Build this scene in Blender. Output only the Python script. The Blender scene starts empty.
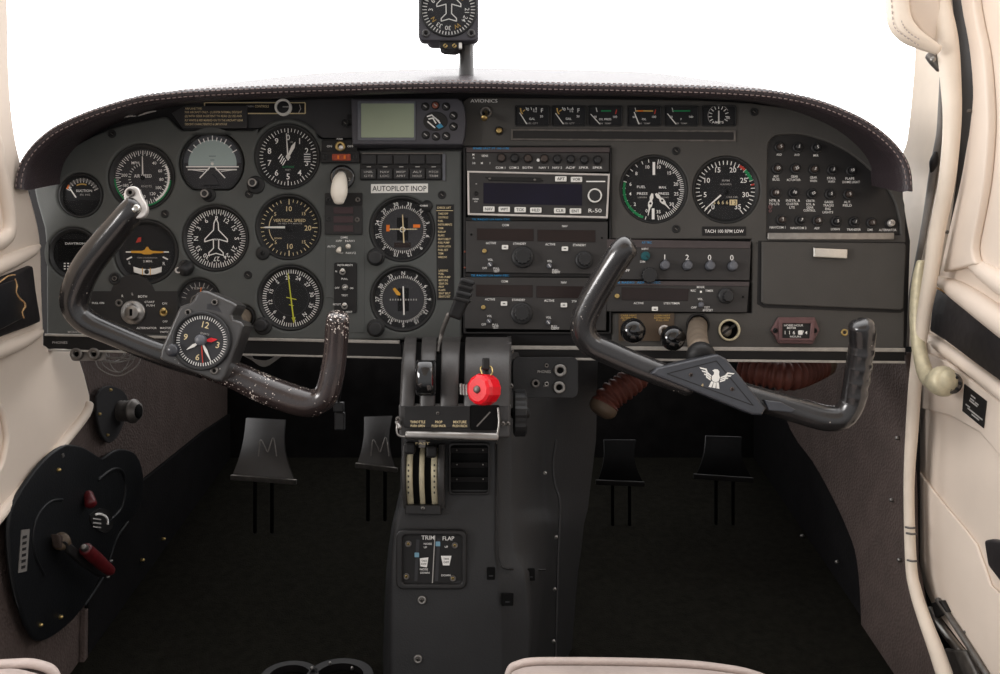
import bpy, bmesh, math, random
from mathutils import Vector, Matrix, geometry

# ------------------------------------------------------------------ camera, world, exposure
S = 0.0012                    # metres per unit (one unit = one photo pixel at the panel plane)
D = 833.0                     # camera to panel, units
TILT = math.radians(17)       # the panel leans back, the camera looks down at it squarely
EYE = 0.72                    # camera height above the floor, metres
ROT = Matrix.Rotation(-TILT, 3, 'X')
scene = bpy.context.scene
COL = scene.collection

cd = bpy.data.cameras.new('camera')
cam = bpy.data.objects.new('camera', cd)
COL.objects.link(cam)
cam.location = (0, 0, EYE)
cam.rotation_euler = (math.pi/2 - TILT, 0, 0)
cd.sensor_width = 36
cd.lens = 36 * D / 1000.0
cd.clip_start = 0.01
scene.camera = cam

world = bpy.data.worlds.new('world')
scene.world = world
world.use_nodes = True
wn = world.node_tree
for n in list(wn.nodes): wn.nodes.remove(n)
wo = wn.nodes.new('ShaderNodeOutputWorld')
wb = wn.nodes.new('ShaderNodeBackground')
tc = wn.nodes.new('ShaderNodeTexCoord')
sep = wn.nodes.new('ShaderNodeSeparateXYZ')
wn.links.new(tc.outputs['Generated'], sep.inputs[0])
mr = wn.nodes.new('ShaderNodeMapRange')           # bright ahead, dimmer hangar behind
mr.inputs['From Min'].default_value = -0.5; mr.inputs['From Max'].default_value = 0.35
mr.inputs['To Min'].default_value = 0.62; mr.inputs['To Max'].default_value = 3.2
wn.links.new(sep.outputs['Y'], mr.inputs['Value'])
mz = wn.nodes.new('ShaderNodeMapRange')           # darker ground below the horizon
mz.inputs['From Min'].default_value = -0.35; mz.inputs['From Max'].default_value = -0.02
mz.inputs['To Min'].default_value = 0.35; mz.inputs['To Max'].default_value = 1.0
wn.links.new(sep.outputs['Z'], mz.inputs['Value'])
mu = wn.nodes.new('ShaderNodeMath'); mu.operation = 'MULTIPLY'
wn.links.new(mr.outputs[0], mu.inputs[0]); wn.links.new(mz.outputs[0], mu.inputs[1])
wb.inputs['Color'].default_value = (1.0, 0.985, 0.985, 1)
wn.links.new(mu.outputs[0], wb.inputs['Strength'])
wn.links.new(wb.outputs[0], wo.inputs['Surface'])

def area_light(name, loc, target, size, energy, color):
    ld = bpy.data.lights.new(name, 'AREA'); ld.shape = 'RECTANGLE'
    ld.size, ld.size_y = size; ld.energy = energy; ld.color = color
    o = bpy.data.objects.new(name, ld); COL.objects.link(o)
    o.location = loc
    o.rotation_euler = (Vector(target) - Vector(loc)).to_track_quat('-Z', 'Y').to_euler()
    return o
# daylight falling through the cabin windows behind the two front seats
area_light('window_light_left', (-1.9, -0.1, 0.95), (0, 1.0, 0.6), (0.8, 0.5), 26, (1.0, 0.97, 0.95))
area_light('window_light_right', (1.9, 0.2, 1.75), (-0.5, 1.0, 0.9), (0.8, 0.6), 6, (1.0, 0.96, 0.93))

vs = scene.view_settings
vs.view_transform = 'Standard'; vs.look = 'None'; vs.gamma = 1.0; vs.use_curve_mapping = False
vs.exposure = 0.12

# ------------------------------------------------------------------ materials
MATS = {}
def srgb(c):
    return tuple(((x/255)/12.92 if x/255 <= 0.04045 else ((x/255+0.055)/1.055)**2.4) for x in c)
def mat(name, rgb, rough=0.5, metal=0.0, spec=0.5, var=0.12, scale=60, bump=0.0, bscale=400, coat=0.0, kind='noise'):
    """procedural material: base colour broken up by noise, optional fine bump"""
    m = bpy.data.materials.new(name); m.use_nodes = True
    nt = m.node_tree; b = nt.nodes['Principled BSDF']
    t = nt.nodes.new('ShaderNodeTexCoord')
    nz = nt.nodes.new('ShaderNodeTexNoise'); nz.inputs['Scale'].default_value = scale
    nz.inputs['Detail'].default_value = 4
    nt.links.new(t.outputs['Object'], nz.inputs['Vector'])
    rp = nt.nodes.new('ShaderNodeValToRGB')
    c = srgb(rgb)
    rp.color_ramp.elements[0].position = 0.3; rp.color_ramp.elements[1].position = 0.7
    rp.color_ramp.elements[0].color = (*[x*(1-var) for x in c], 1)
    rp.color_ramp.elements[1].color = (*[min(1, x*(1+var)) for x in c], 1)
    nt.links.new(nz.outputs['Fac'], rp.inputs[0])
    nt.links.new(rp.outputs[0], b.inputs['Base Color'])
    b.inputs['Roughness'].default_value = rough
    b.inputs['Metallic'].default_value = metal
    b.inputs['Specular IOR Level'].default_value = spec
    b.inputs['Coat Weight'].default_value = coat
    if bump > 0:
        n2 = nt.nodes.new('ShaderNodeTexVoronoi' if kind == 'leather' else 'ShaderNodeTexNoise')
        n2.inputs['Scale'].default_value = bscale
        nt.links.new(t.outputs['Object'], n2.inputs['Vector'])
        bp = nt.nodes.new('ShaderNodeBump'); bp.inputs['Strength'].default_value = bump
        bp.inputs['Distance'].default_value = 0.001
        nt.links.new(n2.outputs['Distance' if kind == 'leather' else 'Fac'], bp.inputs['Height'])
        nt.links.new(bp.outputs[0], b.inputs['Normal'])
    MATS[name] = m
    return m

def glass(name, tint=(1, 1, 1), rough=0.02, refl=1.45):
    m = bpy.data.materials.new(name); m.use_nodes = True
    nt = m.node_tree
    nt.nodes.remove(nt.nodes['Principled BSDF'])
    out = nt.nodes['Material Output']
    tr = nt.nodes.new('ShaderNodeBsdfTransparent'); tr.inputs[0].default_value = (*tint, 1)
    gl = nt.nodes.new('ShaderNodeBsdfGlossy'); gl.inputs['Roughness'].default_value = rough
    fr = nt.nodes.new('ShaderNodeFresnel'); fr.inputs[0].default_value = refl
    mx = nt.nodes.new('ShaderNodeMixShader')
    nt.links.new(fr.outputs[0], mx.inputs[0]); nt.links.new(tr.outputs[0], mx.inputs[1])
    nt.links.new(gl.outputs[0], mx.inputs[2]); nt.links.new(mx.outputs[0], out.inputs[0])
    MATS[name] = m
    return m

def worn(name, rgb, chip, rough=0.35, amount=0.62, scale=160):
    """paint with bare chips where a noise mask rises above a threshold"""
    m = mat(name, rgb, rough, 0, 0.5, 0.2, 40, 0.15, 250)
    nt = m.node_tree; b = nt.nodes['Principled BSDF']
    ramp = b.inputs['Base Color'].links[0].from_node
    t = nt.nodes['Texture Coordinate']
    big = nt.nodes.new('ShaderNodeTexNoise'); big.inputs['Scale'].default_value = 16
    fine = nt.nodes.new('ShaderNodeTexNoise'); fine.inputs['Scale'].default_value = scale
    fine.inputs['Detail'].default_value = 1
    b.inputs['Coat Weight'].default_value = 0.6; b.inputs['Coat Roughness'].default_value = 0.16
    for q in (big, fine): nt.links.new(t.outputs['Object'], q.inputs['Vector'])
    ad = nt.nodes.new('ShaderNodeMath'); ad.operation = 'ADD'
    nt.links.new(big.outputs['Fac'], ad.inputs[0]); nt.links.new(fine.outputs['Fac'], ad.inputs[1])
    th = nt.nodes.new('ShaderNodeMapRange')
    th.inputs['From Min'].default_value = amount*2; th.inputs['From Max'].default_value = amount*2+0.03
    nt.links.new(ad.outputs[0], th.inputs['Value'])
    mx = nt.nodes.new('ShaderNodeMix'); mx.data_type = 'RGBA'
    mx.inputs['B'].default_value = (*srgb(chip), 1)
    nt.links.new(th.outputs[0], mx.inputs['Factor']); nt.links.new(ramp.outputs[0], mx.inputs['A'])
    nt.links.new(mx.outputs['Result'], b.inputs['Base Color'])
    return m

mat('panel', (80, 82, 80), 0.6, 0, 0.35, 0.05, 30, 0.25, 900)
mat('panel_brown', (73, 71, 68), 0.6, 0, 0.35, 0.05, 30, 0.25, 900)
mat('panel_dark', (58, 57, 58), 0.6, 0, 0.3, 0.08, 30, 0.2, 900)
mat('panel_base', (44, 43, 44), 0.7, 0, 0.2, 0.1, 30)
mat('black_trim', (34, 33, 33), 0.45, 0, 0.4, 0.1, 40)
mat('bright_strip', (168, 163, 156), 0.4, 0.2, 0.5, 0.12, 150)
mat('lip_black', (22, 21, 21), 0.5, 0, 0.25, 0.1, 40)
mat('black', (30, 29, 29), 0.5, 0, 0.3, 0.15, 40)
mat('bezel', (36, 36, 36), 0.5, 0, 0.35, 0.1, 60)
mat('deep_black', (13, 13, 13), 0.8, 0, 0.1, 0.1, 40)
mat('dial_black', (44, 44, 45), 0.8, 0, 0.1, 0.05, 60)
mat('dial_grey', (64, 64, 66), 0.8, 0, 0.1, 0.05, 60)
mat('dial_dark', (30, 30, 31), 0.8, 0, 0.1, 0.05, 60)
mat('radio', (54, 52, 51), 0.55, 0, 0.35, 0.05, 60, 0.1, 900)
mat('radio_edge', (70, 62, 62), 0.4, 0, 0.4, 0.08, 60)
mat('window_brown', (36, 26, 25), 0.25, 0, 0.35, 0.1, 60)
mat('window_maroon', (66, 50, 52), 0.4, 0, 0.3, 0.1, 60)
mat('lcd_blue', (17, 17, 36), 0.18, 0, 0.3, 0.2, 20)
mat('lcd_green', (150, 160, 138), 0.3, 0, 0.3, 0.03, 20)
mat('white', (232, 230, 224), 0.6, 0, 0.2, 0.04, 80)
mat('white_print', (242, 240, 236), 0.7, 0, 0.1, 0.03, 80)
mat('grey_print', (175, 172, 168), 0.7, 0, 0.1, 0.03, 80)
mat('cream_print', (222, 203, 160), 0.7, 0, 0.1, 0.03, 80)
mat('gold_print', (200, 165, 95), 0.7, 0, 0.1, 0.05, 80)
mat('blue_print', (62, 150, 205), 0.7, 0, 0.1, 0.05, 80)
mat('green_print', (45, 135, 85), 0.7, 0, 0.1, 0.05, 80)
mat('red_print', (190, 70, 60), 0.7, 0, 0.1, 0.05, 80)
mat('orange', (225, 120, 45), 0.6, 0, 0.2, 0.05, 80)
mat('amber', (215, 160, 60), 0.6, 0, 0.2, 0.05, 80)
mat('lime', (205, 205, 70), 0.6, 0, 0.2, 0.05, 80)
mat('dim_orange', (150, 62, 38), 0.35, 0, 0.4, 0.3, 300)
mat('sky_teal', (165, 180, 178), 0.7, 0, 0.1, 0.04, 20)
mat('ground_grey', (82, 84, 88), 0.7, 0, 0.1, 0.1, 20)
mat('teal', (30, 82, 88), 0.4, 0, 0.3, 0.1, 80)
mat('chrome', (200, 198, 192), 0.25, 1, 0.5, 0.06, 200)
mat('steel', (150, 147, 143), 0.38, 1, 0.5, 0.12, 150)
mat('dull_steel', (112, 108, 104), 0.5, 0.8, 0.5, 0.2, 120)
mat('brass', (190, 165, 110), 0.35, 1, 0.5, 0.1, 150)
mat('aluminium', (215, 210, 205), 0.4, 0.7, 0.5, 0.08, 120)
mat('breaker_brown', (66, 56, 51), 0.45, 0, 0.4, 0.2, 150)
mat('copper', (140, 85, 70), 0.4, 0.6, 0.5, 0.2, 150)
mat('navigator_grey', (72, 71, 76), 0.5, 0, 0.35, 0.06, 40)
mat('pedal_shade_black', (9, 9, 9), 0.9, 0, 0.05, 0.2, 60)  # footwell shade put into the colour of the right pedals and all arms
mat('knob_grey', (92, 94, 100), 0.4, 0, 0.5, 0.1, 80)
mat('knob_black', (38, 38, 39), 0.45, 0, 0.4, 0.1, 80, 0.1, 600)
mat('gloss_black', (20, 20, 21), 0.08, 0, 0.6, 0.1, 60, coat=0.5)
mat('red_plastic', (218, 20, 34), 0.3, 0, 0.5, 0.06, 60)
mat('dark_red', (84, 20, 24), 0.4, 0, 0.5, 0.25, 100)
mat('maroon_frame', (104, 76, 76), 0.45, 0, 0.4, 0.12, 80)
mat('ivory_knob', (236, 228, 214), 0.35, 0, 0.5, 0.04, 60)
mat('cream_wall', (226, 211, 196), 0.55, 0, 0.35, 0.05, 9, 0.06, 500)
mat('cream_trim', (226, 212, 195), 0.45, 0, 0.4, 0.06, 20, 0.1, 300)
mat('cream_metal', (206, 196, 166), 0.45, 0.2, 0.4, 0.15, 100)
mat('old_leather', (34, 31, 32), 0.55, 0, 0.4, 0.25, 25, 0.5, 90, kind='leather')
mat('torn_edge', (186, 150, 108), 0.8, 0, 0.1, 0.3, 200)
mat('pouch_black', (30, 30, 33), 0.35, 0, 0.5, 0.2, 25, 0.3, 60)
mat('vinyl', (54, 46, 49), 0.38, 0, 0.5, 0.06, 25, 0.5, 600, kind='leather')
mat('thread', (150, 135, 132), 0.8, 0, 0.1, 0.1, 100)
mat('kick_vinyl', (82, 71, 67), 0.7, 0, 0.2, 0.15, 30, 1.0, 260, kind='leather')
mat('carpet', (23, 22, 18), 0.95, 0, 0.05, 0.3, 90, 0.8, 500)
mat('firewall', (24, 23, 23), 0.9, 0, 0.05, 0.3, 30)
mat('dark_sidewall', (20, 19, 20), 0.85, 0, 0.1, 0.2, 30, 0.4, 300)
mat('console', (39, 39, 40), 0.5, 0, 0.4, 0.1, 30, 0.3, 500)
mat('quadrant', (62, 60, 59), 0.42, 0, 0.45, 0.12, 40, 0.2, 400)
mat('seat_leather', (176, 162, 155), 0.5, 0, 0.4, 0.12, 20, 0.3, 300, kind='leather')
mat('piping', (205, 198, 192), 0.5, 0, 0.4, 0.05, 60)
mat('brown_placard', (84, 70, 56), 0.5, 0.1, 0.4, 0.12, 60)
mat('hose_orange', (82, 42, 33), 0.6, 0, 0.3, 0.25, 60)
mat('wire_grey', (120, 116, 112), 0.5, 0, 0.3, 0.1, 60)
mat('shaft', (132, 118, 103), 0.4, 0.2, 0.5, 0.25, 70)
mat('blue_mark', (120, 160, 180), 0.6, 0, 0.2, 0.1, 60)
mat('fuel_panel', (20, 21, 23), 0.45, 0, 0.25, 0.15, 30, 0.3, 400)
mat('bridge_blue', (70, 140, 175), 0.6, 0, 0.2, 0.05, 60)
worn('yoke_black', (36, 34, 34), (188, 178, 170), 0.24, 0.67, 300)
worn('yoke_chipped', (48, 39, 38), (226, 214, 204), 0.26, 0.6, 420)
worn('clock_case', (58, 56, 55), (200, 195, 190), 0.4, 0.66, 260)
worn('hub_black', (48, 50, 56), (170, 150, 110), 0.45, 0.68, 200)
glass('lens', (0.98, 0.98, 0.98), 0.0, 1.12)
glass('windshield', (0.98, 0.98, 0.98), 0.0, 1.25)

# ------------------------------------------------------------------ geometry helpers
def P(px, py, y=0.0):
    """photo pixel + depth y (units, + is beyond the panel plane) -> cockpit coordinates"""
    k = (D + y) / D
    return Vector(((px-500)*k, y, (337-py)*k))
def onX(px, py, X):
    """where the sight line through a pixel meets a side wall at X"""
    a = X * D / (px - 500.0)
    return Vector((X, a - D, -(py-337)/D*a))
def to_world(v):
    w = ROT @ ((Vector(v) + Vector((0, D, 0))) * S)
    return Vector((w.x, w.y, w.z + EYE))
def from_world(w):
    v = ROT.inverted() @ Vector((w[0], w[1], w[2]-EYE)) / S
    return v - Vector((0, D, 0))

def loop_rr(x0, y0, x1, y1, r=0, n=4):
    r = min(r, abs(x1-x0)/2-.001, abs(y1-y0)/2-.001)
    if r <= 0.01: return [(x0, y0), (x1, y0), (x1, y1), (x0, y1)]
    out = []
    for cx, cy, a0 in ((x1-r, y0+r, -90), (x1-r, y1-r, 0), (x0+r, y1-r, 90), (x0+r, y0+r, 180)):
        for i in range(n+1):
            a = math.radians(a0 + 90*i/n)
            out.append((cx + r*math.cos(a), cy + r*math.sin(a)))
    return out
def loop_c(cx, cy, r, n=40, ry=None):
    return [(cx + r*math.cos(2*math.pi*i/n), cy + (ry or r)*math.sin(2*math.pi*i/n)) for i in range(n)]
def crom(pts, sub=6):
    pts = [Vector(p) for p in pts]
    out = []
    for i in range(len(pts)-1):
        p0 = pts[max(i-1, 0)]; p1 = pts[i]; p2 = pts[i+1]; p3 = pts[min(i+2, len(pts)-1)]
        for j in range(sub):
            t = j/sub
            out.append(0.5*((2*p1) + (p2-p0)*t + (2*p0-5*p1+4*p2-p3)*t*t + (3*p1-p0-3*p2+p3)*t**3))
    out.append(pts[-1])
    return out
def crom2(pts, sub=5):
    return [(v.x, v.y) for v in crom([Vector((p[0], p[1], 0)) for p in pts], sub)]

TEXTS = {}
def text_mesh(s):
    if s not in TEXTS:
        cu = bpy.data.curves.new('t', 'FONT'); cu.body = s; cu.size = 1; cu.resolution_u = 2; cu.offset = 0.007
        cu.align_x = 'CENTER'
        ob = bpy.data.objects.new('t', cu)
        me = bpy.data.meshes.new_from_object(ob)
        vv = [(v.co.x, v.co.y) for v in me.vertices]
        ff = [tuple(p.vertices) for p in me.polygons]
        bpy.data.objects.remove(ob); bpy.data.curves.remove(cu); bpy.data.meshes.remove(me)
        if vv:
            x0 = min(a for a, b in vv); x1 = max(a for a, b in vv)
            y0 = min(b for a, b in vv); y1 = max(b for a, b in vv)
        else: x0 = y0 = 0; x1 = y1 = 1
        TEXTS[s] = ([(a-(x0+x1)/2, b-(y0+y1)/2) for a, b in vv], ff, x1-x0, y1-y0)
    return TEXTS[s]

class MB:
    """collects geometry for ONE mesh object. 2-D methods take photo pixels on the plane y0."""
    def __init__(self, cx=500, cy=337, y0=0.0):
        self.cx, self.cy, self.y0 = cx, cy, y0
        self.k = (D+y0)/D
        self.o = P(cx, cy, y0)
        self.v = []; self.f = []; self.m = []; self.s = []; self.mats = []
    def mi(self, m):
        if m not in self.mats: self.mats.append(m)
        return self.mats.index(m)
    def L(self, px, py, y=0.0): return Vector(((px-self.cx)*self.k, y, (self.cy-py)*self.k))
    def A(self, px, py, y): return P(px, py, y) - self.o
    def add(self, vs_, fs, m, smooth=False):
        b = len(self.v); i = self.mi(m)
        self.v += [Vector(p) for p in vs_]
        for q in fs:
            self.f.append(tuple(b+j for j in q)); self.m.append(i); self.s.append(smooth)
    # ---- flat things
    def plate(self, loops, yf, yb, m, bevel=0.0, res=2):
        """outline (first loop) with holes (the others), front at yf, back at yb"""
        cu = bpy.data.curves.new('c', 'CURVE'); cu.dimensions = '2D'; cu.fill_mode = 'BOTH'
        th = yb - yf
        cu.extrude = max(th/2 - bevel, 0.0001); cu.bevel_depth = bevel; cu.bevel_resolution = res; cu.offset = -bevel
        for lp in loops:
            sp = cu.splines.new('POLY'); sp.points.add(len(lp)-1)
            for i, (x, y) in enumerate(lp):
                sp.points[i].co = ((x-self.cx)*self.k, (self.cy-y)*self.k, 0, 1)
            sp.use_cyclic_u = True
        ob = bpy.data.objects.new('c', cu)
        me = bpy.data.meshes.new_from_object(ob)
        ym = (yf+yb)/2
        self.add([(v.co.x, ym - v.co.z, v.co.y) for v in me.vertices], [tuple(p.vertices) for p in me.polygons], m)
        bpy.data.objects.remove(ob); bpy.data.curves.remove(cu); bpy.data.meshes.remove(me)
        return self
    def flat(self, lp, y, m):
        """a printed shape: flat polygon facing the cabin"""
        pts = [self.L(a, b, y) for a, b in lp]
        tri = geometry.tessellate_polygon([[Vector((p.x, p.z, 0)) for p in pts]])
        self.add(pts, [tuple(t) for t in tri], m)
        return self
    def rect(self, x0, y0, x1, y1, y, m): return self.flat([(x0, y0), (x1, y0), (x1, y1), (x0, y1)], y, m)
    def line(self, pts, w, y, m, closed=False):
        pts = [Vector((a, b)) for a, b in pts]
        n = len(pts)
        for i in range(n if closed else n-1):
            a, b = pts[i], pts[(i+1) % n]
            d = (b-a)
            if d.length < 1e-6: continue
            d = d.normalized(); q = Vector((-d.y, d.x))*w/2; e = d*w*0.25
            self.flat([tuple(a-e+q), tuple(b+e+q), tuple(b+e-q), tuple(a-e-q)], y, m)
        return self
    def pol(self, r, deg): 
        a = math.radians(deg)
        return (self.cx + r*math.sin(a), self.cy - r*math.cos(a))
    def ticks(self, r0, r1, angles, w, y, m):
        for a in angles: self.line([self.pol(r0, a), self.pol(r1, a)], w, y, m)
        return self
    def arc(self, r0, r1, a0, a1, y, m, n=24):
        for i in range(n):
            b0 = a0+(a1-a0)*i/n; b1 = a0+(a1-a0)*(i+1)/n
            self.flat([self.pol(r0, b0), self.pol(r1, b0), self.pol(r1, b1), self.pol(r0, b1)], y, m)
        return self
    def text(self, s, px, py, h, y, m, w=None, rot=0.0, align='C'):
        """h = letter height in photo pixels, w = total width (letters squeezed to fit)"""
        vv, ff, tw, thh = text_mesh(s)
        sc = h/0.70 if thh < 0.95 else h/thh
        sx = (w/tw) if w else sc
        if align == 'L': px = px + tw*sx/2
        a = math.radians(rot); ca, sa = math.cos(a), math.sin(a)
        pts = []
        for x, z in vv:
            x, z = x*sx*self.k, z*sc*self.k
            p = self.L(px, py, y)
            pts.append((p.x + x*ca + z*sa, y, p.z - x*sa + z*ca))
        self.add(pts, ff, m)
        return self
    # ---- round things
    def lathe(self, prof, m, px=None, py=None, n=32, smooth=True, lx=None, lz=None):
        """profile [(radius, y)] turned about an axis square to the panel"""
        if px is not None: c = self.L(px, py); x0, z0 = c.x, c.z
        else: x0, z0 = lx or 0, lz or 0
        rows = []
        vs_ = []; fs = []
        for r, y in prof:
            for i in range(n):
                a = 2*math.pi*i/n
                vs_.append((x0+r*self.k*math.cos(a), y, z0+r*self.k*math.sin(a)))
        for j in range(len(prof)-1):
            for i in range(n):
                a = j*n+i; b = j*n+(i+1) % n
                fs.append((a, b, b+n, a+n))
        if prof[0][0] > 1e-4: pass
        self.add(vs_, fs, m, smooth)
        return self
    def knob(self, px, py, r, y0, h, m, n=28, flutes=0, cap=None, ind=None):
        """knob standing out of the panel from y0 towards the cabin by h"""
        if flutes:
            lp = []
            for i in range(flutes*4):
                a = 2*math.pi*i/(flutes*4); rr = r*(1.0 if i % 4 in (0, 1) else 0.9)
                lp.append((px+rr*math.cos(a), py+rr*math.sin(a)))
            self.plate([lp], y0-h, y0, m, min(h*0.2, r*0.12), 1)
        else:
            self.lathe([(r, y0), (r*0.97, y0-h*0.75), (r*0.85, y0-h*0.95), (r*0.7, y0-h), (0.001, y0-h)], m, px, py, n)
        if cap: self.lathe([(r*0.62, y0-h-0.05), (r*0.58, y0-h-0.5), (0.001, y0-h-0.5)], cap, px, py, n)
        if ind: self.line([(px, py), (px+ind[0]*r, py+ind[1]*r)], max(r*0.16, .5), y0-h-0.6, ind[2])
        return self
    def ring(self, px, py, r0, r1, y0, y1, m, n=36):
        """washer with rounded front, y1 towards the cabin"""
        d = (r1-r0)*0.25
        self.lathe([(r0, y0), (r0, y1+d), (r0+d, y1), (r1-d, y1), (r1, y1+d), (r1, y0)], m, px, py, n)
        return self
    def screw(self, px, py, r, y, m='steel', cross=True):
        self.lathe([(r, y), (r*0.95, y-r*0.3), (r*0.6, y-r*0.5), (0.001, y-r*0.55)], m, px, py, 14)
        a = random.uniform(0, 90)
        for q in ((a, a+90) if cross else (a,)):
            dx, dy = math.cos(math.radians(q))*r*0.6, math.sin(math.radians(q))*r*0.6
            self.line([(px-dx, py-dy), (px+dx, py+dy)], r*0.28, y-r*0.62, 'deep_black')
        return self
    # ---- free 3-D
    def tube(self, pts, rad, m, n=14, sub=6, smooth=True, flat=1.0, round_caps=True):
        """swept round bar through local points; rad number or list"""
        if not isinstance(rad, (list, tuple)): rad = [rad]*len(pts)
        q = [Vector((*Vector(p), r)) if False else (Vector(p), r) for p, r in zip(pts, rad)]
        path = crom([p for p, r in q], sub) if sub > 1 else [p for p, r in q]
        rr = [v.x for v in crom([Vector((r, 0, 0)) for p, r in q], sub)] if sub > 1 else list(rad)
        if round_caps:
            d0 = (path[0]-path[1]).normalized(); d1 = (path[-1]-path[-2]).normalized()
            r0, r1 = rr[0], rr[-1]
            path = [path[0]+d0*r0*.45, path[0]+d0*r0*.4, path[0]+d0*r0*.22] + path + [path[-1]+d1*r1*.22, path[-1]+d1*r1*.4, path[-1]+d1*r1*.45]
            rr = [r0*.3, r0*.6, r0*.88] + rr + [r1*.88, r1*.6, r1*.3]
        vs_ = []; fs = []
        t0 = (path[1]-path[0]).normalized()
        nrm = t0.orthogonal().normalized()
        if abs(t0.y) < 0.9:
            nrm = (Vector((0, 1, 0)) - t0*t0.y).normalized()
        for i, p in enumerate(path):
            t = (path[min(i+1, len(path)-1)] - path[max(i-1, 0)]).normalized()
            nrm = (nrm - t*nrm.dot(t)).normalized(); bn = t.cross(nrm)
            for j in range(n):
                a = 2*math.pi*j/n
                vs_.append(p + nrm*rr[i]*flat*math.cos(a) + bn*rr[i]*math.sin(a))
        for i in range(len(path)-1):
            for j in range(n):
                a = i*n+j; b = i*n+(j+1) % n
                fs.append((a, b, b+n, a+n))
        fs.append(tuple(reversed(range(n)))); fs.append(tuple(range((len(path)-1)*n, len(path)*n)))
        self.add(vs_, fs, m, smooth)
        return self
    def loft(self, rows, m, smooth=True, closed=False, caps=False):
        n = len(rows[0]); vs_ = [Vector(p) for r in rows for p in r]; fs = []
        for i in range(len(rows)-1):
            for j in range(n if closed else n-1):
                a = i*n+j; b = i*n+(j+1) % n
                fs.append((a, b, b+n, a+n))
        if caps:
            fs.append(tuple(range(n))); fs.append(tuple(range((len(rows)-1)*n, len(rows)*n)))
        self.add(vs_, fs, m, smooth)
        return self
    def prism(self, pts, off, m, bevel=0.0, seg=2, smooth=False):
        """solid from a planar outline of local 3-D points pushed along off"""
        bm = bmesh.new()
        a = [bm.verts.new(Vector(p)) for p in pts]
        b = [bm.verts.new(Vector(p)+Vector(off)) for p in pts]
        n = len(pts)
        bm.faces.new(a); bm.faces.new(list(reversed(b)))
        for i in range(n): bm.faces.new((a[i], b[i], b[(i+1) % n], a[(i+1) % n]))
        bmesh.ops.recalc_face_normals(bm, faces=bm.faces)
        if bevel > 0:
            ed = [e for e in bm.edges if len(e.link_faces) == 2 and e.calc_face_angle(0) > 0.5]
            bmesh.ops.bevel(bm, geom=ed, offset=bevel, segments=seg, affect='EDGES', profile=0.5, clamp_overlap=True)
        bmesh.ops.triangulate(bm, faces=[f for f in bm.faces if len(f.verts) > 4])
        bm.verts.index_update()
        self.add([v.co.copy() for v in bm.verts], [tuple(v.index for v in f.verts) for f in bm.faces], m, smooth)
        bm.free()
        return self
    def box(self, x0, y0, x1, y1, yf, yb, m, bevel=0.0):
        """box from photo-pixel rectangle, front yf, back yb"""
        pts = [self.L(x0, y0, yf), self.L(x1, y0, yf), self.L(x1, y1, yf), self.L(x0, y1, yf)]
        return self.prism(pts, (0, yb-yf, 0), m, bevel)
    def build(self, name, parent=None):
        me = bpy.data.meshes.new(name)
        me.from_pydata([tuple(p*S) for p in self.v], [], self.f)
        for mn in self.mats: me.materials.append(MATS[mn])
        me.polygons.foreach_set('material_index', self.m)
        me.polygons.foreach_set('use_smooth', self.s)
        bm = bmesh.new(); bm.from_mesh(me)
        bmesh.ops.recalc_face_normals(bm, faces=bm.faces)
        bm.to_mesh(me); bm.free(); me.update()
        ob = bpy.data.objects.new(name, me)
        COL.objects.link(ob)
        if parent is not None: ob.parent = parent
        else:
            ob.location = to_world(self.o); ob.rotation_euler = (-TILT, 0, 0)
        return ob

def tag(o, label=None, cat=None, group=None, kind=None):
    if label: o['label'] = label
    if cat: o['category'] = cat
    if group: o['group'] = group
    if kind: o['kind'] = kind
    return o
def thing(name, label, cat, cx, cy, y0=0.0, group=None):
    o = bpy.data.objects.new(name, None); COL.objects.link(o)
    o.empty_display_size = 0.01
    o.location = to_world(P(cx, cy, y0)); o.rotation_euler = (-TILT, 0, 0)
    return tag(o, label, cat, group)
def solo(mb, name, label, cat, group=None):
    return tag(mb.build(name), label, cat, group)
def struct(mb, name, label=None):
    return tag(mb.build(name), label, None, None, 'structure')

random.seed(4)

# ================================================================== THE SETTING
def frame_obj(mb): return mb
XL, XR = -450.0, 440.0

# floor (level, z = 0) carried a little under the seats
m = MB()
W = [(-0.62, 0.05, 0), (0.62, 0.05, 0), (0.62, 1.72, 0), (-0.62, 1.72, 0)]
top = [from_world(p) for p in W]
down = from_world((0, 0, -0.02)) - from_world((0, 0, 0))
m.o = Vector((0, 0, 0)); m.prism([from_world(p) for p in W], down, 'carpet')
struct(m, 'floor')

# firewall behind the pedals
m = MB(); m.o = Vector((0, 560, -130))
m.prism([Vector((-560, 0, 330)), Vector((560, 0, 330)), Vector((560, 0, -340)), Vector((-560, 0, -340))], (0, 8, 0), 'firewall')
struct(m, 'wall_front')

# ---------- left side: moulded cream wall, lower vinyl wall, dark carpet panel
def wpts(o, X, pix): return [onX(a, b, X) - o for a, b in pix]
o = onX(30, 300, XL)
m = MB(); m.o = o
edge = crom2([(-60, -60), (6, -60), (10, 0), (11, 60), (14, 110), (20, 150), (31, 190), (40, 225), (43, 250), (44, 290), (46, 338)], 3)[3:]
low = [(46, 345), (79, 350), (86, 372), (92, 396), (91, 410), (84, 423), (45, 470), (5, 517), (-60, 592), (-110, 640)]
near = [onX(-110, 640, XL)-o, Vector((XL, -330, 330))-o, Vector((XL, -200, 380))-o]
pts = wpts(o, XL, edge + low) + near[1:2]
m.prism(pts, (-26, 0, 0), 'cream_wall', 9, 4, True)
wl = struct(m, 'wall_left')
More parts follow.
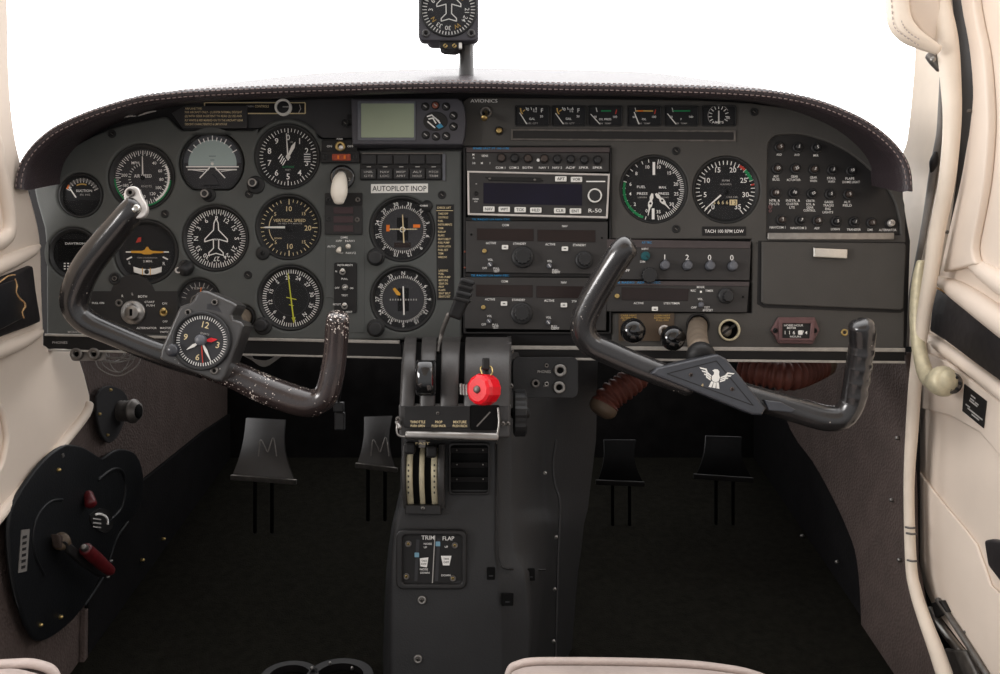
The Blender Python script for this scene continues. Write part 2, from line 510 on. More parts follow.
# swollen window rim, ledges above and under the map pocket
m = MB(); m.o = o
m.tube(wpts(o, XL, [(-70, 60), (-12, 130), (-3, 165), (4, 195), (8, 225), (2, 240), (-25, 252), (-70, 280)]), [9]*8, 'cream_wall', 14, 6, flat=.8)
m.build('window_rim', wl)
m = MB(); m.o = o
m.tube(wpts(o, XL-1, [(-60, 290), (0, 265), (20, 256), (33, 250), (39, 246)]), [9, 8, 7, 5, 2], 'cream_wall', 14, 6)
m.tube(wpts(o, XL-1, [(-60, 373), (0, 350), (20, 342), (36, 334), (42, 331)]), [8, 8, 7, 5, 2], 'cream_wall', 14, 6)
m.build('armrest_moulding', wl)
m = MB(); m.o = o
m.prism(wpts(o, XL+7, [(-60, 305), (0, 279), (20, 271), (34, 265), (37, 290), (42, 322), (30, 327), (0, 338), (-60, 362)]), (-8, 0, 0), 'old_leather', 3, 2, True)
pk = m.build('map_pocket', wl)
m = MB(); m.o = o
m.prism(wpts(o, XL+9, [(-60, 312), (0, 284), (14, 279), (19, 297), (23, 317), (0, 329), (-60, 352)]), (3, 0, 0), 'pouch_black', 2, 2, True)
m.build('pocket_flap', pk)
m = MB(); m.o = o
jag = [(15, 279), (17, 286), (16, 292), (20, 299), (24, 302), (25, 307), (22, 312), (24, 318)]
m.tube(wpts(o, XL+12, jag), [.6, .9, .6, 1, .8, 1.1, .6, .8], 'torn_edge', 6, 2)
m.tube(wpts(o, XL+11, [(-20, 293), (0, 282), (8, 276), (15, 275)]), .7, 'torn_edge', 6, 2)
m.build('torn_edge', pk)
m = MB(); m.o = o
m.tube(wpts(o, XL, [(-80, 604), (-40, 562), (5, 508), (45, 463), (82, 418), (88, 404)]), [6]*6, 'cream_wall', 12, 5)
m.prism(wpts(o, XL, [(54, 455), (56, 453), (57, 456), (55, 458)]), (8, 0, 0), 'dull_steel')
m.build('lower_rail', wl)
m = MB(); m.o = o       # oval finger recess
m.tube(wpts(o, XL+2, crom2([(-20, 165), (1, 172), (7, 190), (10, 213), (3, 236), (-20, 246)], 3)), 3.0, 'cream_wall', 10, 3)
m.tube(wpts(o, XL+2, crom2([(-20, 395), (0, 408), (6, 430), (6, 445), (-1, 470), (-20, 490)], 3)), 3.0, 'cream_wall', 10, 3)
m.build('recess_rim', wl)

o = onX(120, 480, -456)
m = MB(); m.o = o
yz = [(-330, 0), (570, 0), (570, -420), (-330, -420)]
m.prism([Vector((-456, y, z - 10)) - o for y, z in yz], (-8, 0, 0), 'kick_vinyl')
kl = struct(m, 'wall_left_lower')
m = MB(); m.o = o
m.prism(wpts(o, -456, [(83, 720), (84, 600), (92, 556), (110, 520), (140, 480), (200, 432), (245, 402), (252, 430), (170, 560), (150, 720)]), (5, 0, 0), 'dark_sidewall', 1.5)
m.prism(wpts(o, -456, [(77, 720), (80, 610), (83, 608), (82, 720)]), (6, 0, 0), 'kick_vinyl', 1)
m.build('carpet_panel', kl)
m = MB(); m.o = o
for q in ((162, 539), (197, 611), (155, 672), (141, 560)):
    c = onX(q[0], q[1], -451) - o
    m.tube([c, c+Vector((4, 0, 0))], [2.4, 1.8], 'brass', 10, 1)
m.build('screw', kl)

# ---------- right side: windshield post, dark gap, door, kick panel
o = onX(912, 200, 432)
m = MB(); m.o = o
pl = crom2([(917, -60), (915, 0), (914, 50), (911, 93), (906, 139), (900, 160), (892, 231), (889, 300), (889, 345), (892, 372)], 3)
pr = crom2([(908, 400), (914, 380), (925, 300), (932, 250), (941, 190), (946, 130), (945, 80), (940, 20), (932, -60)], 3)
m.prism(wpts(o, 432, pl + pr), (18, 0, 0), 'cream_trim', 4, 3, True)
po = struct(m, 'trim_1')
m = MB(); m.o = o
m.tube(wpts(o, 428, [(942, 72), (941, 110), (940, 133), (936, 158), (932, 180), (927, 212), (922, 240), (917, 265), (911, 295), (908, 330), (906, 372)]), [2, 3, 3.5, 4.2, 4, 3.5, 3.2, 3, 2.5, 2, 2], 'wire_grey', 8, 4)
m.tube(wpts(o, 426, [(936, 152), (934, 162), (932, 172)]), [2, 4.5, 2], 'black_trim', 8, 4)
m.build('rubber_strip', po)
m = MB(); m.o = o
m.prism(wpts(o, 428, [(899, 366), (904, 360), (908, 372), (907, 384), (902, 381)]), (-5, 0, 0), 'cream_metal', 1.2)
m.build('bracket', po)

o = onX(948, 100, 428)
m = MB(); m.o = o
seal = [(937, -40, 9.5), (940, 0, 9.5), (947, 40, 10.5), (951, 85, 9.5), (952, 125, 8.5), (947, 180, 8), (937, 231, 8), (931, 272, 7.5), (923, 320, 7), (916, 375, 6.8), (912, 430, 6.6), (909, 488, 5.6), (911, 563, 6), (916, 592, 6.5), (925, 620, 7), (938, 655, 8), (953, 700, 9)]
m.tube([onX(a, b, 414)-o for a, b, r in seal], [r*.9 for a, b, r in seal], 'cream_trim', 16, 5)
for (a, b) in ((912, 527), (913, 533), (914, 560)):
    c = onX(a, b, 414)-o
    m.tube([c+Vector((0, -6, .6)), c+Vector((-4, -4.5, 0)), c+Vector((-6.6, 0, 0))], 1.1, 'dull_steel', 6, 2)
tag(m.build('trim_2'), None, None, None, 'structure')

# dark rubber gap behind the tube and the grey sill under the door
o = onX(960, 120, 452)
m = MB(); m.o = o
gap = [(945, -60), (975, -60), (980, 60), (978, 130), (966, 200), (955, 250), (944, 290), (936, 340), (930, 400), (928, 500), (938, 560), (960, 610), (1005, 660), (1030, 720), (960, 720), (925, 640), (905, 560), (904, 470), (908, 400), (915, 340), (925, 280), (940, 220), (950, 150), (951, 80), (948, 20)]
m.prism(wpts(o, 446, gap), (10, 0, 0), 'black_trim')
gp = struct(m, 'trim_3')
m = MB(); m.o = o
m.tube(wpts(o, 436, [(930, 610), (945, 632), (968, 662), (990, 700)]), 4.5, 'steel', 10, 4)
m.tube(wpts(o, 434, [(938, 600), (957, 628), (985, 672), (1000, 700)]), 3, 'dull_steel', 10, 4)
m.prism(wpts(o, 437, [(936, 603), (946, 600), (952, 612), (940, 618)]), (-5, 0, 0), 'black', 1)
m.prism(wpts(o, 437, [(950, 648), (970, 650), (985, 680), (955, 690)]), (-6, 0, 0), 'dull_steel', 2)
m.build('sill', gp)

o = onX(985, 250, XR)
m = MB(); m.o = o
dedge = crom2([(958, -60), (961, 0), (969, 45), (973, 88), (971, 120), (967, 140), (960, 180), (948, 231), (938, 277), (931, 310), (923, 336), (919, 360), (916, 400), (913, 470), (911, 535), (919, 572), (931, 604), (954, 636), (988, 680)], 3)
back = [onX(1080, 740, XR), Vector((XR, -330, -200)), Vector((XR, -330, 330))]
m.prism(wpts(o, XR, dedge) + [Vector((XR, -260, -330))-o, Vector((XR, -330, -200))-o, Vector((XR, -330, 300))-o], (20, 0, 0), 'cream_wall', 2.5, 3, True)
dr = struct(m, 'door_1')
m = MB(); m.o = o       # raised rim round the door window
rim = crom2([(957, -60), (960, 0), (968, 45), (972, 88), (970, 120), (961, 182), (952, 228), (942, 272)], 3)
inn = crom2([(975, 264), (971, 248), (977, 215), (983, 180), (987, 130), (986, 90), (982, 50), (974, 10), (966, -60)], 3)
m.prism(wpts(o, XR-9, rim+inn), (9, 0, 0), 'cream_wall', 2.5, 3, True)
m.tube(wpts(o, XR, [(972, 262), (990, 275), (1012, 290), (1060, 320)]), [6, 9, 10, 11], 'cream_wall', 14, 5)
m.build('window_rim', dr)
m = MB(); m.o = o
for q in ((971, 111), (948, 232), (916, 549), (967, 632)):
    c = onX(q[0], q[1], XR-9 if q[1] < 300 else XR-1)-o
    m.tube([c, c+Vector((-3, 0, 0))], [1.8, 1.3], 'dull_steel', 8, 1)
m.build('screw', dr)
m = MB(); m.o = o       # ledges above and below the black band
m.tube(wpts(o, XR-2, [(938, 280), (955, 289), (975, 302), (1000, 320), (1050, 356)]), [4, 9, 11, 12, 13], 'cream_wall', 14, 5)
m.tube(wpts(o, XR-1, [(926, 336), (940, 345), (970, 367), (1000, 390), (1050, 428)]), [4, 6.5, 7, 7.5, 8], 'cream_wall', 14, 5)
m.build('armrest_moulding', dr)
m = MB(); m.o = o
m.prism(wpts(o, XR-8, [(936, 288), (950, 296), (975, 313), (1000, 334), (1060, 380), (1060, 425), (1000, 382), (970, 360), (945, 341), (929, 331), (931, 310)]), (8, 0, 0), 'old_leather', 2.5, 2, True)
bd = m.build('padded_band', dr)
m = MB(); m.o = o
m.tube(wpts(o, XR-8, [(937, 288), (950, 295), (975, 312), (1000, 333)]), .9, 'torn_edge', 6, 3)
m.build('torn_edge', bd)
m = MB(); m.o = o       # moulded lower panel
m.prism(wpts(o, XR-4, [(923, 352), (945, 360), (968, 378), (1000, 402), (1050, 440), (1050, 520), (990, 445), (978, 432), (950, 416), (919, 408)]), (4, 0, 0), 'cream_wall', 3.5, 4, True)
m.prism(wpts(o, XR-3, [(917, 470), (940, 500), (965, 530), (976, 545), (990, 585), (1050, 640), (1050, 760), (985, 668), (957, 628), (934, 598), (920, 565), (914, 535)]), (3, 0, 0), 'cream_wall', 2.8, 4, True)
m.build('lower_panel', dr)
m = MB(); m.o = o
m.prism(wpts(o, XR-12, [(983, 540), (990, 539), (1040, 552), (1040, 612), (1000, 583), (987, 566)]), (9, 0, 0), 'old_leather', 3, 3, True)
m.build('armrest', dr)
m = MB(); m.o = o
q = [(965, 384), (987, 401), (984, 428), (963, 411)]
m.prism(wpts(o, XR-4.5, q), (-.8, 0, 0), 'black')
def lerp(u, v):
    x = (q[0][0]*(1-u)+q[1][0]*u)*(1-v)+(q[3][0]*(1-u)+q[2][0]*u)*v
    y = (q[0][1]*(1-u)+q[1][1]*u)*(1-v)+(q[3][1]*(1-u)+q[2][1]*u)*v
    return (x, y)
for (u0, u1, v) in ((.3, .5, .2), (.28, .46, .33), (.5, .66, .34), (.25, .62, .42), (.2, .9, .74), (.1, .3, .66), (.4, .75, .84)):
    m.prism(wpts(o, XR-5.4, [lerp(u0, v), lerp(u1, v), lerp(u1, v+.05), lerp(u0, v+.05)]), (-.2, 0, 0), 'grey_print')
tag(m.build('placard', dr), 'small black printed placard')

# door pull handle (fixed to the seal post)
o = onX(920, 330, 424)
m = MB(); m.o = o
hp = [(921, 262, 4.5), (919, 280, 6.8), (917, 310, 7.4), (918, 340, 7.2), (922, 362, 7.5), (927, 376, 8.5), (934, 382, 9.5)]
m.tube([onX(a, b, 412)-o for a, b, r in hp], [r*.92 for a, b, r in hp], 'cream_metal', 16, 6)
c = onX(934, 382, 412)-o; e = onX(946, 381, 416)-o
m.tube([c, (c+e)/2, e, e+(e-c)*.25], [10.5, 14, 14, 10], 'cream_metal', 18, 5)
c = onX(951, 383, 420)-o
m.lathe([(9, c.y+1), (10, c.y-2), (7, c.y-4), (5, c.y-3), (.01, c.y-2.5)], 'dull_steel', lx=c.x, lz=c.z, n=20)
for k in range(6):
    a = k*math.pi/3
    m.tube([c+Vector((6*math.cos(a), -3, 6*math.sin(a))), c+Vector((6*math.cos(a), -5, 6*math.sin(a)))], 1.6, 'black', 8, 1)
solo(m, 'door_handle', 'worn cream curved pull handle with round end on the right door post', 'door handle')

# padded cream roll over the right windshield post
o = P(905, 20, -60)
m = MB(905, 20, -60)
path = [(896, -60), (896, -20), (897, 5), (900, 22), (908, 33), (920, 41), (938, 50)]
m.tube([P(a, b, -60 - i*3) - o for i, (a, b) in enumerate(path)], [10, 10, 10, 10, 9, 7, 4.5], 'cream_trim', 18, 6)
pr_ = thing('padded_trim', 'cream stitched padded trim roll curving at the top of the right windshield post', 'trim', 905, 20, -60)
m.build('roll', pr_)
m = MB(905, 20, -60)
for off in (-6, 1.5):
    pp = crom([P(a+off*(.9 if i < 4 else .1), b - (0 if i < 3 else off*.8), -60-i*3-math.sqrt(max(0, 90-off*off))*.98) - o for i, (a, b) in enumerate(path[:-1])], 8)
    for i in range(0, len(pp)-1, 2): m.tube([pp[i], pp[i+1]], .45, 'seat_leather', 5, 1)
m.build('stitching', pr_)
m = MB(905, 20, -60)
m.plate([crom2([(908, -60), (909, 5), (916, 24), (926, 36), (940, 46), (946, 40), (940, 0), (936, -60)], 3)], 0, 10, 'cream_wall', 3)
m.build('backing_panel', pr_)
m = MB(905, 20, -60)
m.tube([m.A(929, 55, -52), m.A(934, 60, -54), m.A(940, 69, -55)], [4, 5, 3.5], 'dull_steel', 12, 5)
m.lathe([(3, -2), (2, -3.5), (.01, -3.8)], 'steel', 932, 60, 10)
m.build('latch_pin', pr_)

# right kick panel
o = onX(880, 480, 420)
m = MB(); m.o = o
kp = crom2([(760, 352), (790, 430), (812, 462), (832, 498), (848, 533), (856, 560), (860, 610), (862, 700), (865, 760)], 3) + [(950, 760), (940, 672), (918, 615), (908, 560), (906, 450), (908, 380), (906, 352)]
m.prism(wpts(o, 418, kp), (12, 0, 0), 'kick_vinyl', 2.5, 3)
kr = struct(m, 'wall_right_lower')
m = MB(); m.o = o
m.prism([Vector((424, y, z))-o for y, z in ((24, -10), (570, -10), (570, -420), (24, -420))], (8, 0, 0), 'dark_sidewall')
m.build('carpet_panel', kr)
m = MB(); m.o = o
for q in ((893, 500), (901, 560), (899, 438), (838, 562), (803, 536)):
    c = onX(q[0], q[1], 418)-o
    m.tube([c, c+Vector((-3, 0, 0))], [2.6, 2], 'steel', 10, 1)
m.build('screw', kr)

# windshield: clear sheet rising from the front of the glareshield back over the panel
rows = []
for i in range(9):
    t = i/8
    w = []
    for j in range(17):
        u = -1 + j/8
        x = 520*u*(1-.12*t); y = (474 - 330*t) - 330*abs(u)**2.4*(1-.5*t); z = 398 + 420*t - 190*abs(u)**3*(1-.8*t)
        w.append(Vector((x, y, z)))
    rows.append(w)
m = MB(); m.o = Vector((0, 200, 400))
rows = [[p - m.o for p in r] for r in rows]
m.loft(rows, 'windshield', True)
tag(m.build('window_1'), None, None, None, 'structure')

# cabin roof over the seats
m = MB(); W = [(-0.60, 0.45, 1.22), (0.60, 0.45, 1.22), (0.60, -1.3, 1.28), (-0.60, -1.3, 1.28)]
m.o = from_world((0, -0.4, 1.25))
up = from_world((0, 0, 0.03)) - from_world((0, 0, 0))
m.prism([from_world(p) - m.o for p in W], up, 'cream_wall', 6)
struct(m, 'ceiling')

# ================================================================== GLARESHIELD AND PANEL
ARC = [(17, 190), (18, 178), (23, 162), (34, 146), (48, 133), (62, 124), (84, 114), (105, 106.5), (140, 96.5), (170, 92.5), (200, 90), (250, 87.5), (300, 85.5), (350, 84), (400, 82.5), (465, 81.5), (520, 82.5), (560, 83.5), (620, 84.5), (680, 86), (730, 88), (770, 91), (800, 96), (825, 103), (845, 111), (865, 121), (883, 134), (897, 148), (906, 162), (910, 176), (911, 192)]
gs = thing('glareshield', 'black stitched vinyl glareshield arching over the instrument panel', 'glareshield', 465, 90, -55)
def gs_path(sub=4): return crom2(ARC, sub)
def gs_norm(pp, i):
    a = Vector(pp[max(i-1, 0)]); b = Vector(pp[min(i+1, len(pp)-1)])
    d = (b-a).normalized(); return Vector((d.y, -d.x))     # image space, pointing up out of the arc
def gs_rows(prof, m):
    pp = gs_path(); rows = []
    for i, (a, b) in enumerate(pp):
        nn = gs_norm(pp, i); k = (D-55)/D
        X = (a-500)*k; Z = (337-b)*k
        row = []
        for y, dn, lift in prof:
            row.append(Vector((X + nn.x*dn*k, y, Z - nn.y*dn*k + lift)) - m.o)
        rows.append(row)
    return rows
m = MB(465, 90, -55)
prof = [(14, -12, 20), (-20, -11.5, 10.5), (-44, -11, 3.4), (-55, -10, 0), (-61, -8, 0), (-63.5, -4.5, 0), (-61, -1.5, 0), (-56, 0, 0), (-48, 1, 2)]
m.loft(gs_rows(prof, m), 'vinyl', True)
m.build('padded_roll', gs)
m = MB(465, 90, -55)
prof = [(-49, .6, 1.7), (-30, 1, 8.2), (20, 2, 25.5), (120, 3, 60), (260, 3, 108), (400, 3, 156), (480, 3, 183), (480, -8, 178)]
m.loft(gs_rows(prof, m), 'vinyl', True)
m.build('top_cover', gs)
m = MB(465, 90, -55)
for (yy, dn) in ((-55.5, .7), (-64.2, -4.6), (-61.6, -8)):
    r = gs_rows([(yy, dn, 0)], m)
    pts = [q[0] for q in r]
    # resample evenly into stitches
    L = [0]
    for i in range(1, len(pts)): L.append(L[-1] + (pts[i]-pts[i-1]).length)
    def at(s):
        for i in range(1, len(L)):
            if L[i] >= s: return pts[i-1].lerp(pts[i], (s-L[i-1])/max(L[i]-L[i-1], 1e-6))
        return pts[-1]
    s = 1.0
    while s < L[-1]-4:
        m.tube([at(s), at(s+3.2)], .5 if yy > -64 else .45, 'thread', 4, 1, round_caps=False); s += 5.2
m.build('stitching', gs)
m = MB(465, 90, -55)     # torn bright flecks where the lining has come loose on the left
for k, q in enumerate(((120, 118, 136, 116), (138, 116, 156, 111))):
    m = MB(465, 90, -55)
    m.tube([m.A(q[0], q[1], -10), m.A((q[0]+q[2])/2, (q[1]+q[3])/2-.8, -14), m.A(q[2], q[3], -12)], [.4, 1.0, .4], 'grey_print', 6, 3)
    tag(m.build('torn_lining', gs), 'pale torn fleck of lining')

# ---------------------------------------------------------------- instrument panel
GA = {}      # gauges: name -> (cx, cy, r)
ipan = thing('instrument_panel', 'dark grey-green metal instrument panel spanning the whole cockpit', 'instrument panel', 465, 240)
inner = [(a + (4 if a < 300 else (-4 if a > 700 else 0)), b + 9) for a, b in ARC]
m = MB(465, 240)
base = [(26, 345), (22, 250), (24, 225), (25, 190)] + crom2(inner, 2) + [(914, 240), (912, 300), (910, 355)]
RADIO_HOLE = loop_rr(464, 147, 611, 333, 2)
m.plate([base], 8, 12, 'panel_base')
m.build('back_plate', ipan)

holes = []
def hole(cx, cy, r, n=48): holes.append(loop_c(cx, cy, r, n))
for (cx, cy, r) in ((80, 195, 22.5), (141, 177, 33.5), (287, 156, 33), (73, 253, 26), (145.5, 252, 32.5), (215, 238, 33.5), (288, 227, 33), (198, 300, 22), (290, 298, 33), (402, 229, 33), (402.8, 299, 33)):
    hole(cx, cy, r)
def att_loop(cx, cy, r, flat=.82):
    lp = []
    for i in range(48):
        a = 2*math.pi*i/48
        lp.append((cx + r*math.cos(a), min(cy + r*math.sin(a), cy + r*flat)))
    return lp
holes.append(att_loop(211, 163, 33))
holes.append(loop_c(243, 317, 12, 32))
m = MB(465, 240)
left = [(46, 340), (46, 250), (44, 228), (36, 200), (34, 190)] + crom2([(36, 184), (48, 166), (64, 152), (90, 137), (115, 127), (140, 121), (163, 116.5)], 4) + [(167, 117), (178, 128), (182, 130), (252, 130), (258, 128)] + \
    [(287 + 38*math.cos(math.radians(q)), 156 + 38*math.sin(math.radians(q))) for q in range(-140, -38, 8)] + [(318, 137), (322, 139), (352, 139), (356, 150), (462, 150), (462, 337), (460, 340)]
m.plate([left] + holes, 0, 8, 'panel', 2.6, 4)
m.build('flight_panel', ipan)
# upper dark strip left of the satellite navigator
m = MB(465, 240)
m.plate([[(170, 112), (186, 103), (200, 101), (352, 97), (352, 137), (322, 137), (300, 122), (280, 120), (258, 127), (182, 129)]], 4, 8, 'panel_dark', .6)
m.build('upper_panel', ipan)
# right panel with gauge holes, breaker bay and glovebox bay
m = MB(465, 240)
right = [(611, 235), (611, 146), (463, 146), (463, 101), (470, 97), (600, 98.5), (700, 100), (752, 103), (790, 108), (822, 117), (850, 130), (872, 146), (888, 160), (899, 180), (905, 205), (906, 240), (905, 300), (904, 351), (612, 348), (612, 313), (752, 313), (752, 239), (611, 239)]
bay = crom2([(767, 240), (767, 200), (768, 150), (770, 141), (776, 135.5), (790, 134), (805, 135), (830, 142.5), (856, 157), (880, 179), (893, 197), (899, 216), (901, 235)], 3) + [(900, 240)]
glove = loop_rr(756, 239.5, 905.5, 312, 5)
bay2 = [(a, min(b, 237)) for a, b in bay]
m.plate([right, loop_c(654, 189, 34.5), loop_c(726.5, 189.5, 34), bay2[:-1], loop_c(698, 325, 11), loop_c(729, 330, 9.5)], 0, 8, 'panel_brown', 1.4, 3)
m.build('right_panel', ipan)
m = MB(465, 240)
m.line([(756, 243), (905, 243)], .6, -.15, 'black')
m.plate([loop_rr(767, 233, 893, 240, 1)], -3, 2, 'steel', .8)
tag(m.build('ledge', ipan), 'bare metal ledge under the circuit breakers')
m = MB(465, 240)     # strip of bright metal and the black lip under the panel
m.plate([[(46, 333.5), (400, 340.5), (400, 344), (46, 336)]], -3, 3, 'bright_strip', .8)
m.plate([[(505, 345.5), (904, 348), (904, 352), (505, 349.5)]], -3, 3, 'bright_strip', .8)
m.build('trim_strip', ipan)
m = MB(465, 240)
m.plate([[(44, 335.5), (402, 343.5), (402, 357.5), (44, 348.5)]], -2, 6, 'lip_black', .8)
m.plate([[(505, 349), (904, 351.5), (904, 361), (505, 357)]], -2, 6, 'lip_black', .8)
m.text('MICROPHONE', 78, 332, 2.2, -2.2, 'grey_print', 18)
m.text('PHONES', 61, 342.5, 2.4, -2.2, 'grey_print', 15)
m.plate([[(44, 349), (402, 357), (402, 359), (44, 351)]], -3, 6, 'bright_strip', .4)
m.plate([[(505, 357), (904, 361), (904, 363.5), (505, 359.5)]], -3, 6, 'bright_strip', .4)
m.build('lower_lip', ipan)
def pscrew(px, py, r=4.2, y=0):
    q = MB(px, py)
    q.ring(px, py, r*.62, r, y+.4, y-.9, 'bezel', 24)
    q.knob(px, py, r*.62, y+.3, .6, 'black', 16)
    q.line([(px-1.2, py-1), (px+1.2, py+1)], .7, y-.5, 'dull_steel')
    q.o = q.o - P(465, 240)
    return q
first = None
for (px, py) in ((112, 134), (165, 214), (249, 194), (248, 275), (442, 195), (676, 151), (676, 229), (50, 166), (345, 123), (754, 112)):
    if first is None:
        q = pscrew(px, py); q.v = [v for v in q.v]
        first = q.build('screw', ipan); first.location = q.o*S
    else:
        c = first.copy(); COL.objects.link(c); c.parent = ipan
        c.location = (P(px, py)-P(465, 240))*S

# ================================================================== ROUND INSTRUMENTS
SC = {}
def gauge(name, label, cx, cy, r, face, sc=1.0, hole_r=None, shift=(0, 0), cat='gauge', face_mat='dial_black', loop=None):
    """case in the panel hole, printed dial, cover glass; face(mb) prints the dial. Needles are added by the caller."""
    t = thing(name, label, cat, cx+shift[0], cy+shift[1], 0)
    SC[t.name] = sc
    m = MB(cx, cy)
    if loop is None:
        R = (hole_r or r+2.5)
        li = loop_c(cx, cy, r*sc, 48); lr = loop_c(cx, cy, r, 48)
        m.lathe([(R, 1.2), (R-.9, .9), (R-1.8, 1.3), (r*sc+1.2, 3.4), (r*sc, 3.6), (r*sc-.3, 6)], 'bezel', cx, cy, 56)
        m.plate([loop_c(cx, cy, R, 40)], 5.8, 7, 'black')
    else:
        li = [(cx+(a-cx)*.95, cy+(b-cy)*.95) for a, b in loop]; lr = [(cx+(a-cx)/1.03, cy+(b-cy)/1.03) for a, b in li]
        m.plate([loop, li], 2.2, 5.5, 'bezel', .9); m.plate([loop], 5.5, 7, 'black')
    m.build('case', t)
    m = MB(cx, cy); m.flat(li, 4.6, face_mat); m.k = sc
    face(m)
    m.build('dial', t)
    m = MB(cx, cy); m.flat(li, 2.9, 'lens'); m.build('glass', t)
    return t
def needle(t, cx, cy, name, fn, m_, y=3.8):
    m = MB(cx, cy); m.k = SC.get(t.name, 1.0); fn(m, y); return m.build(name, t)
def taper(m, ang, r0, r1, w0, w1, y, mt):
    a = math.radians(ang); dx, dy = math.sin(a), -math.cos(a); qx, qy = -dy, dx
    lp = [(m.cx+dx*r0+qx*w0/2, m.cy+dy*r0+qy*w0/2), (m.cx+dx*r1+qx*w1/2, m.cy+dy*r1+qy*w1/2),
          (m.cx+dx*r1-qx*w1/2, m.cy+dy*r1-qy*w1/2), (m.cx+dx*r0-qx*w0/2, m.cy+dy*r0-qy*w0/2)]
    m.plate([lp], y, y+.35, mt)
def hub(m, r, y, mt): m.lathe([(r, y+.5), (r, y-.3), (r*.7, y-.6), (.001, y-.6)], mt, m.cx, m.cy, 20)
def ring_text(m, items, rad, h, y, mt, radial=False, wf=None):
    for s, a in items:
        x, z = m.pol(rad, a)
        m.text(s, x, z, h, y, mt, rot=(a if radial else 0), w=(wf*len(s) if wf else None))
def set_knob(t, cx, cy, px, py, r, h=8, mt='knob_black', light=False, name='knob'):
    m = MB(cx, cy)
    m.knob(px, py, r, 0, h, mt, 24)
    if light: m.ring(px, py, r*.5, r*.8, -h, -h-.5, 'steel', 24)
    return m.build(name, t)
def bulge(t, cx, cy, px, py, r, mt='bezel'):
    m = MB(cx, cy); m.lathe([(r, 2), (r, -1.2), (r*.85, -2), (.001, -2)], mt, px, py, 24); return m.build('knob_boss', t)
YD = 4.3
rng = lambda a, b, s: [a + s*i for i in range(int(round((b-a)/s))+1)]

# suction gauge
def f(m):
    m.arc(13, 17.5, -72, 72, YD, 'dial_grey')
    m.ticks(13.5, 17.5, rng(-66, 66, 12), .7, YD-.1, 'white_print')
    m.ticks(14.8, 17.5, rng(-66, 66, 4), .35, YD-.1, 'grey_print')
    m.arc(11, 12.4, -28, 22, YD-.1, 'gold_print')
    m.text('SUCTION', 82, 190, 2.4, YD-.1, 'white_print', 16); m.text('IN. HG', 83, 194, 1.9, YD-.1, 'grey_print', 10)
    m.flat([(m.cx+19*math.cos(math.radians(a)), m.cy+19.5*math.sin(math.radians(a))) for a in rng(10, 170, 8)] + crom2([(61, 199), (70, 200.5), (78, 199), (90, 200), (99, 199)], 4), YD-.2, 'dial_dark')
t = gauge('suction_gauge', 'small suction gauge at the far left end of the panel with a fan shaped scale', 80, 195, 20, f, sc=1, hole_r=22)
needle(t, 80, 195, 'needle', lambda m, y: m.plate([[(66, 186), (67, 185.4), (74.5, 196.5), (73.5, 197.2)]], y, y+.3, 'white'), 'white')
needle(t, 80, 195, 'index_mark', lambda m, y: m.plate([[(64.3, 188), (66.3, 183.8), (67.6, 184.8), (66, 188.4)]], y, y+.3, 'orange'), 'orange')

# airspeed indicator
def f(m):
    m.ticks(24, 29, rng(0, 350, 10), .8, YD, 'white_print')
    m.ticks(25.8, 29, rng(5, 355, 10), .5, YD, 'white_print')
    m.arc(29, 31, 95, 268, YD-.05, 'green_print', 40)
    m.arc(26.6, 28.8, 62, 150, YD-.05, 'white_print', 24)
    for s, a in (('40', 38), ('60', 68), ('80', 95), ('100', 122), ('120', 148), ('140', 180), ('160', 212), ('180', 246), ('200', 278)):
        x, z = m.pol(20, a); m.text(s, x, z, 3.2, YD-.1, 'white_print')
    m.ticks(13, 15.5, rng(190, 350, 12), .6, YD, 'white_print')
    m.text('AIR SPEED', 141, 173, 3.4, YD-.1, 'white_print', 19)
    m.text('MPH', 133, 159, 3, YD-.1, 'white_print'); m.text('KNOTS', 145, 184, 2.4, YD-.1, 'grey_print')
t = gauge('airspeed_indicator', 'round airspeed indicator with green and white arcs behind the tip of the left yoke', 141, 175, 31, f, sc=0.94, hole_r=33, shift=(0, 2), face_mat='dial_grey')
needle(t, 141, 175, 'needle', lambda m, y: (taper(m, -1, 4, 23, 1.4, .9, y, 'white'), hub(m, 2.2, y, 'dial_dark')), 'white')

# attitude indicator
AC = (211, 163)
def f(m):
    m.flat([m.pol(30, a) for a in rng(-88, 88, 8)], YD+.1, 'ground_grey')
    m.flat([(p[0], min(p[1], 165)) for p in [m.pol(25, a) for a in rng(-95, 95, 5)]], YD, 'sky_teal')
    m.line([(184, 166), (238, 166)], 1.3, YD-.2, 'white_print')
    for a in (-60, -45, -30, -20, -10, 0, 10, 20, 30, 45, 60): m.ticks(24, 29 if abs(a) in (0, 30, 60) else 27.5, [a], 1.0, YD-.2, 'white_print')
    for s in (-1, 1): m.line([(211+s*3, 167), (211+s*13, 177.5)], 1.2, YD-.2, 'white_print')
    for yy, ww in ((155, 7), (159, 4), (172, 5)): m.line([(211-ww/2, yy), (211+ww/2, yy)], .5, YD-.2, 'dial_grey')
t = gauge('attitude_indicator', 'attitude indicator with pale sky half and dark ground half, left of the altimeter', 211, 163, 30, f, sc=0.97, face_mat='dial_grey', loop=att_loop(211, 163, 31.8, .82))
def f(m, y):
    for s in (-1, 1):
        m.line([(211+s*4, 169), (211+s*25, 169)], 1.4, y, 'white')
        m.line([(211+s*24, 169), (211+s*9, 171)], .7, y, 'white')
    hub(m, 1.6, y, 'white')
needle(t, 211, 163, 'miniature_aircraft', f, 'white')
m = MB(211, 163); m.plate([[(211, 173), (219, 184.5), (203, 184.5)]], 2.4, 4, 'dial_grey', .4); m.build('pointer_wedge', t)
bulge(t, 211, 163, 209, 195, 7)
set_knob(t, 211, 163, 207.5, 195, 5.2, 9, light=True)

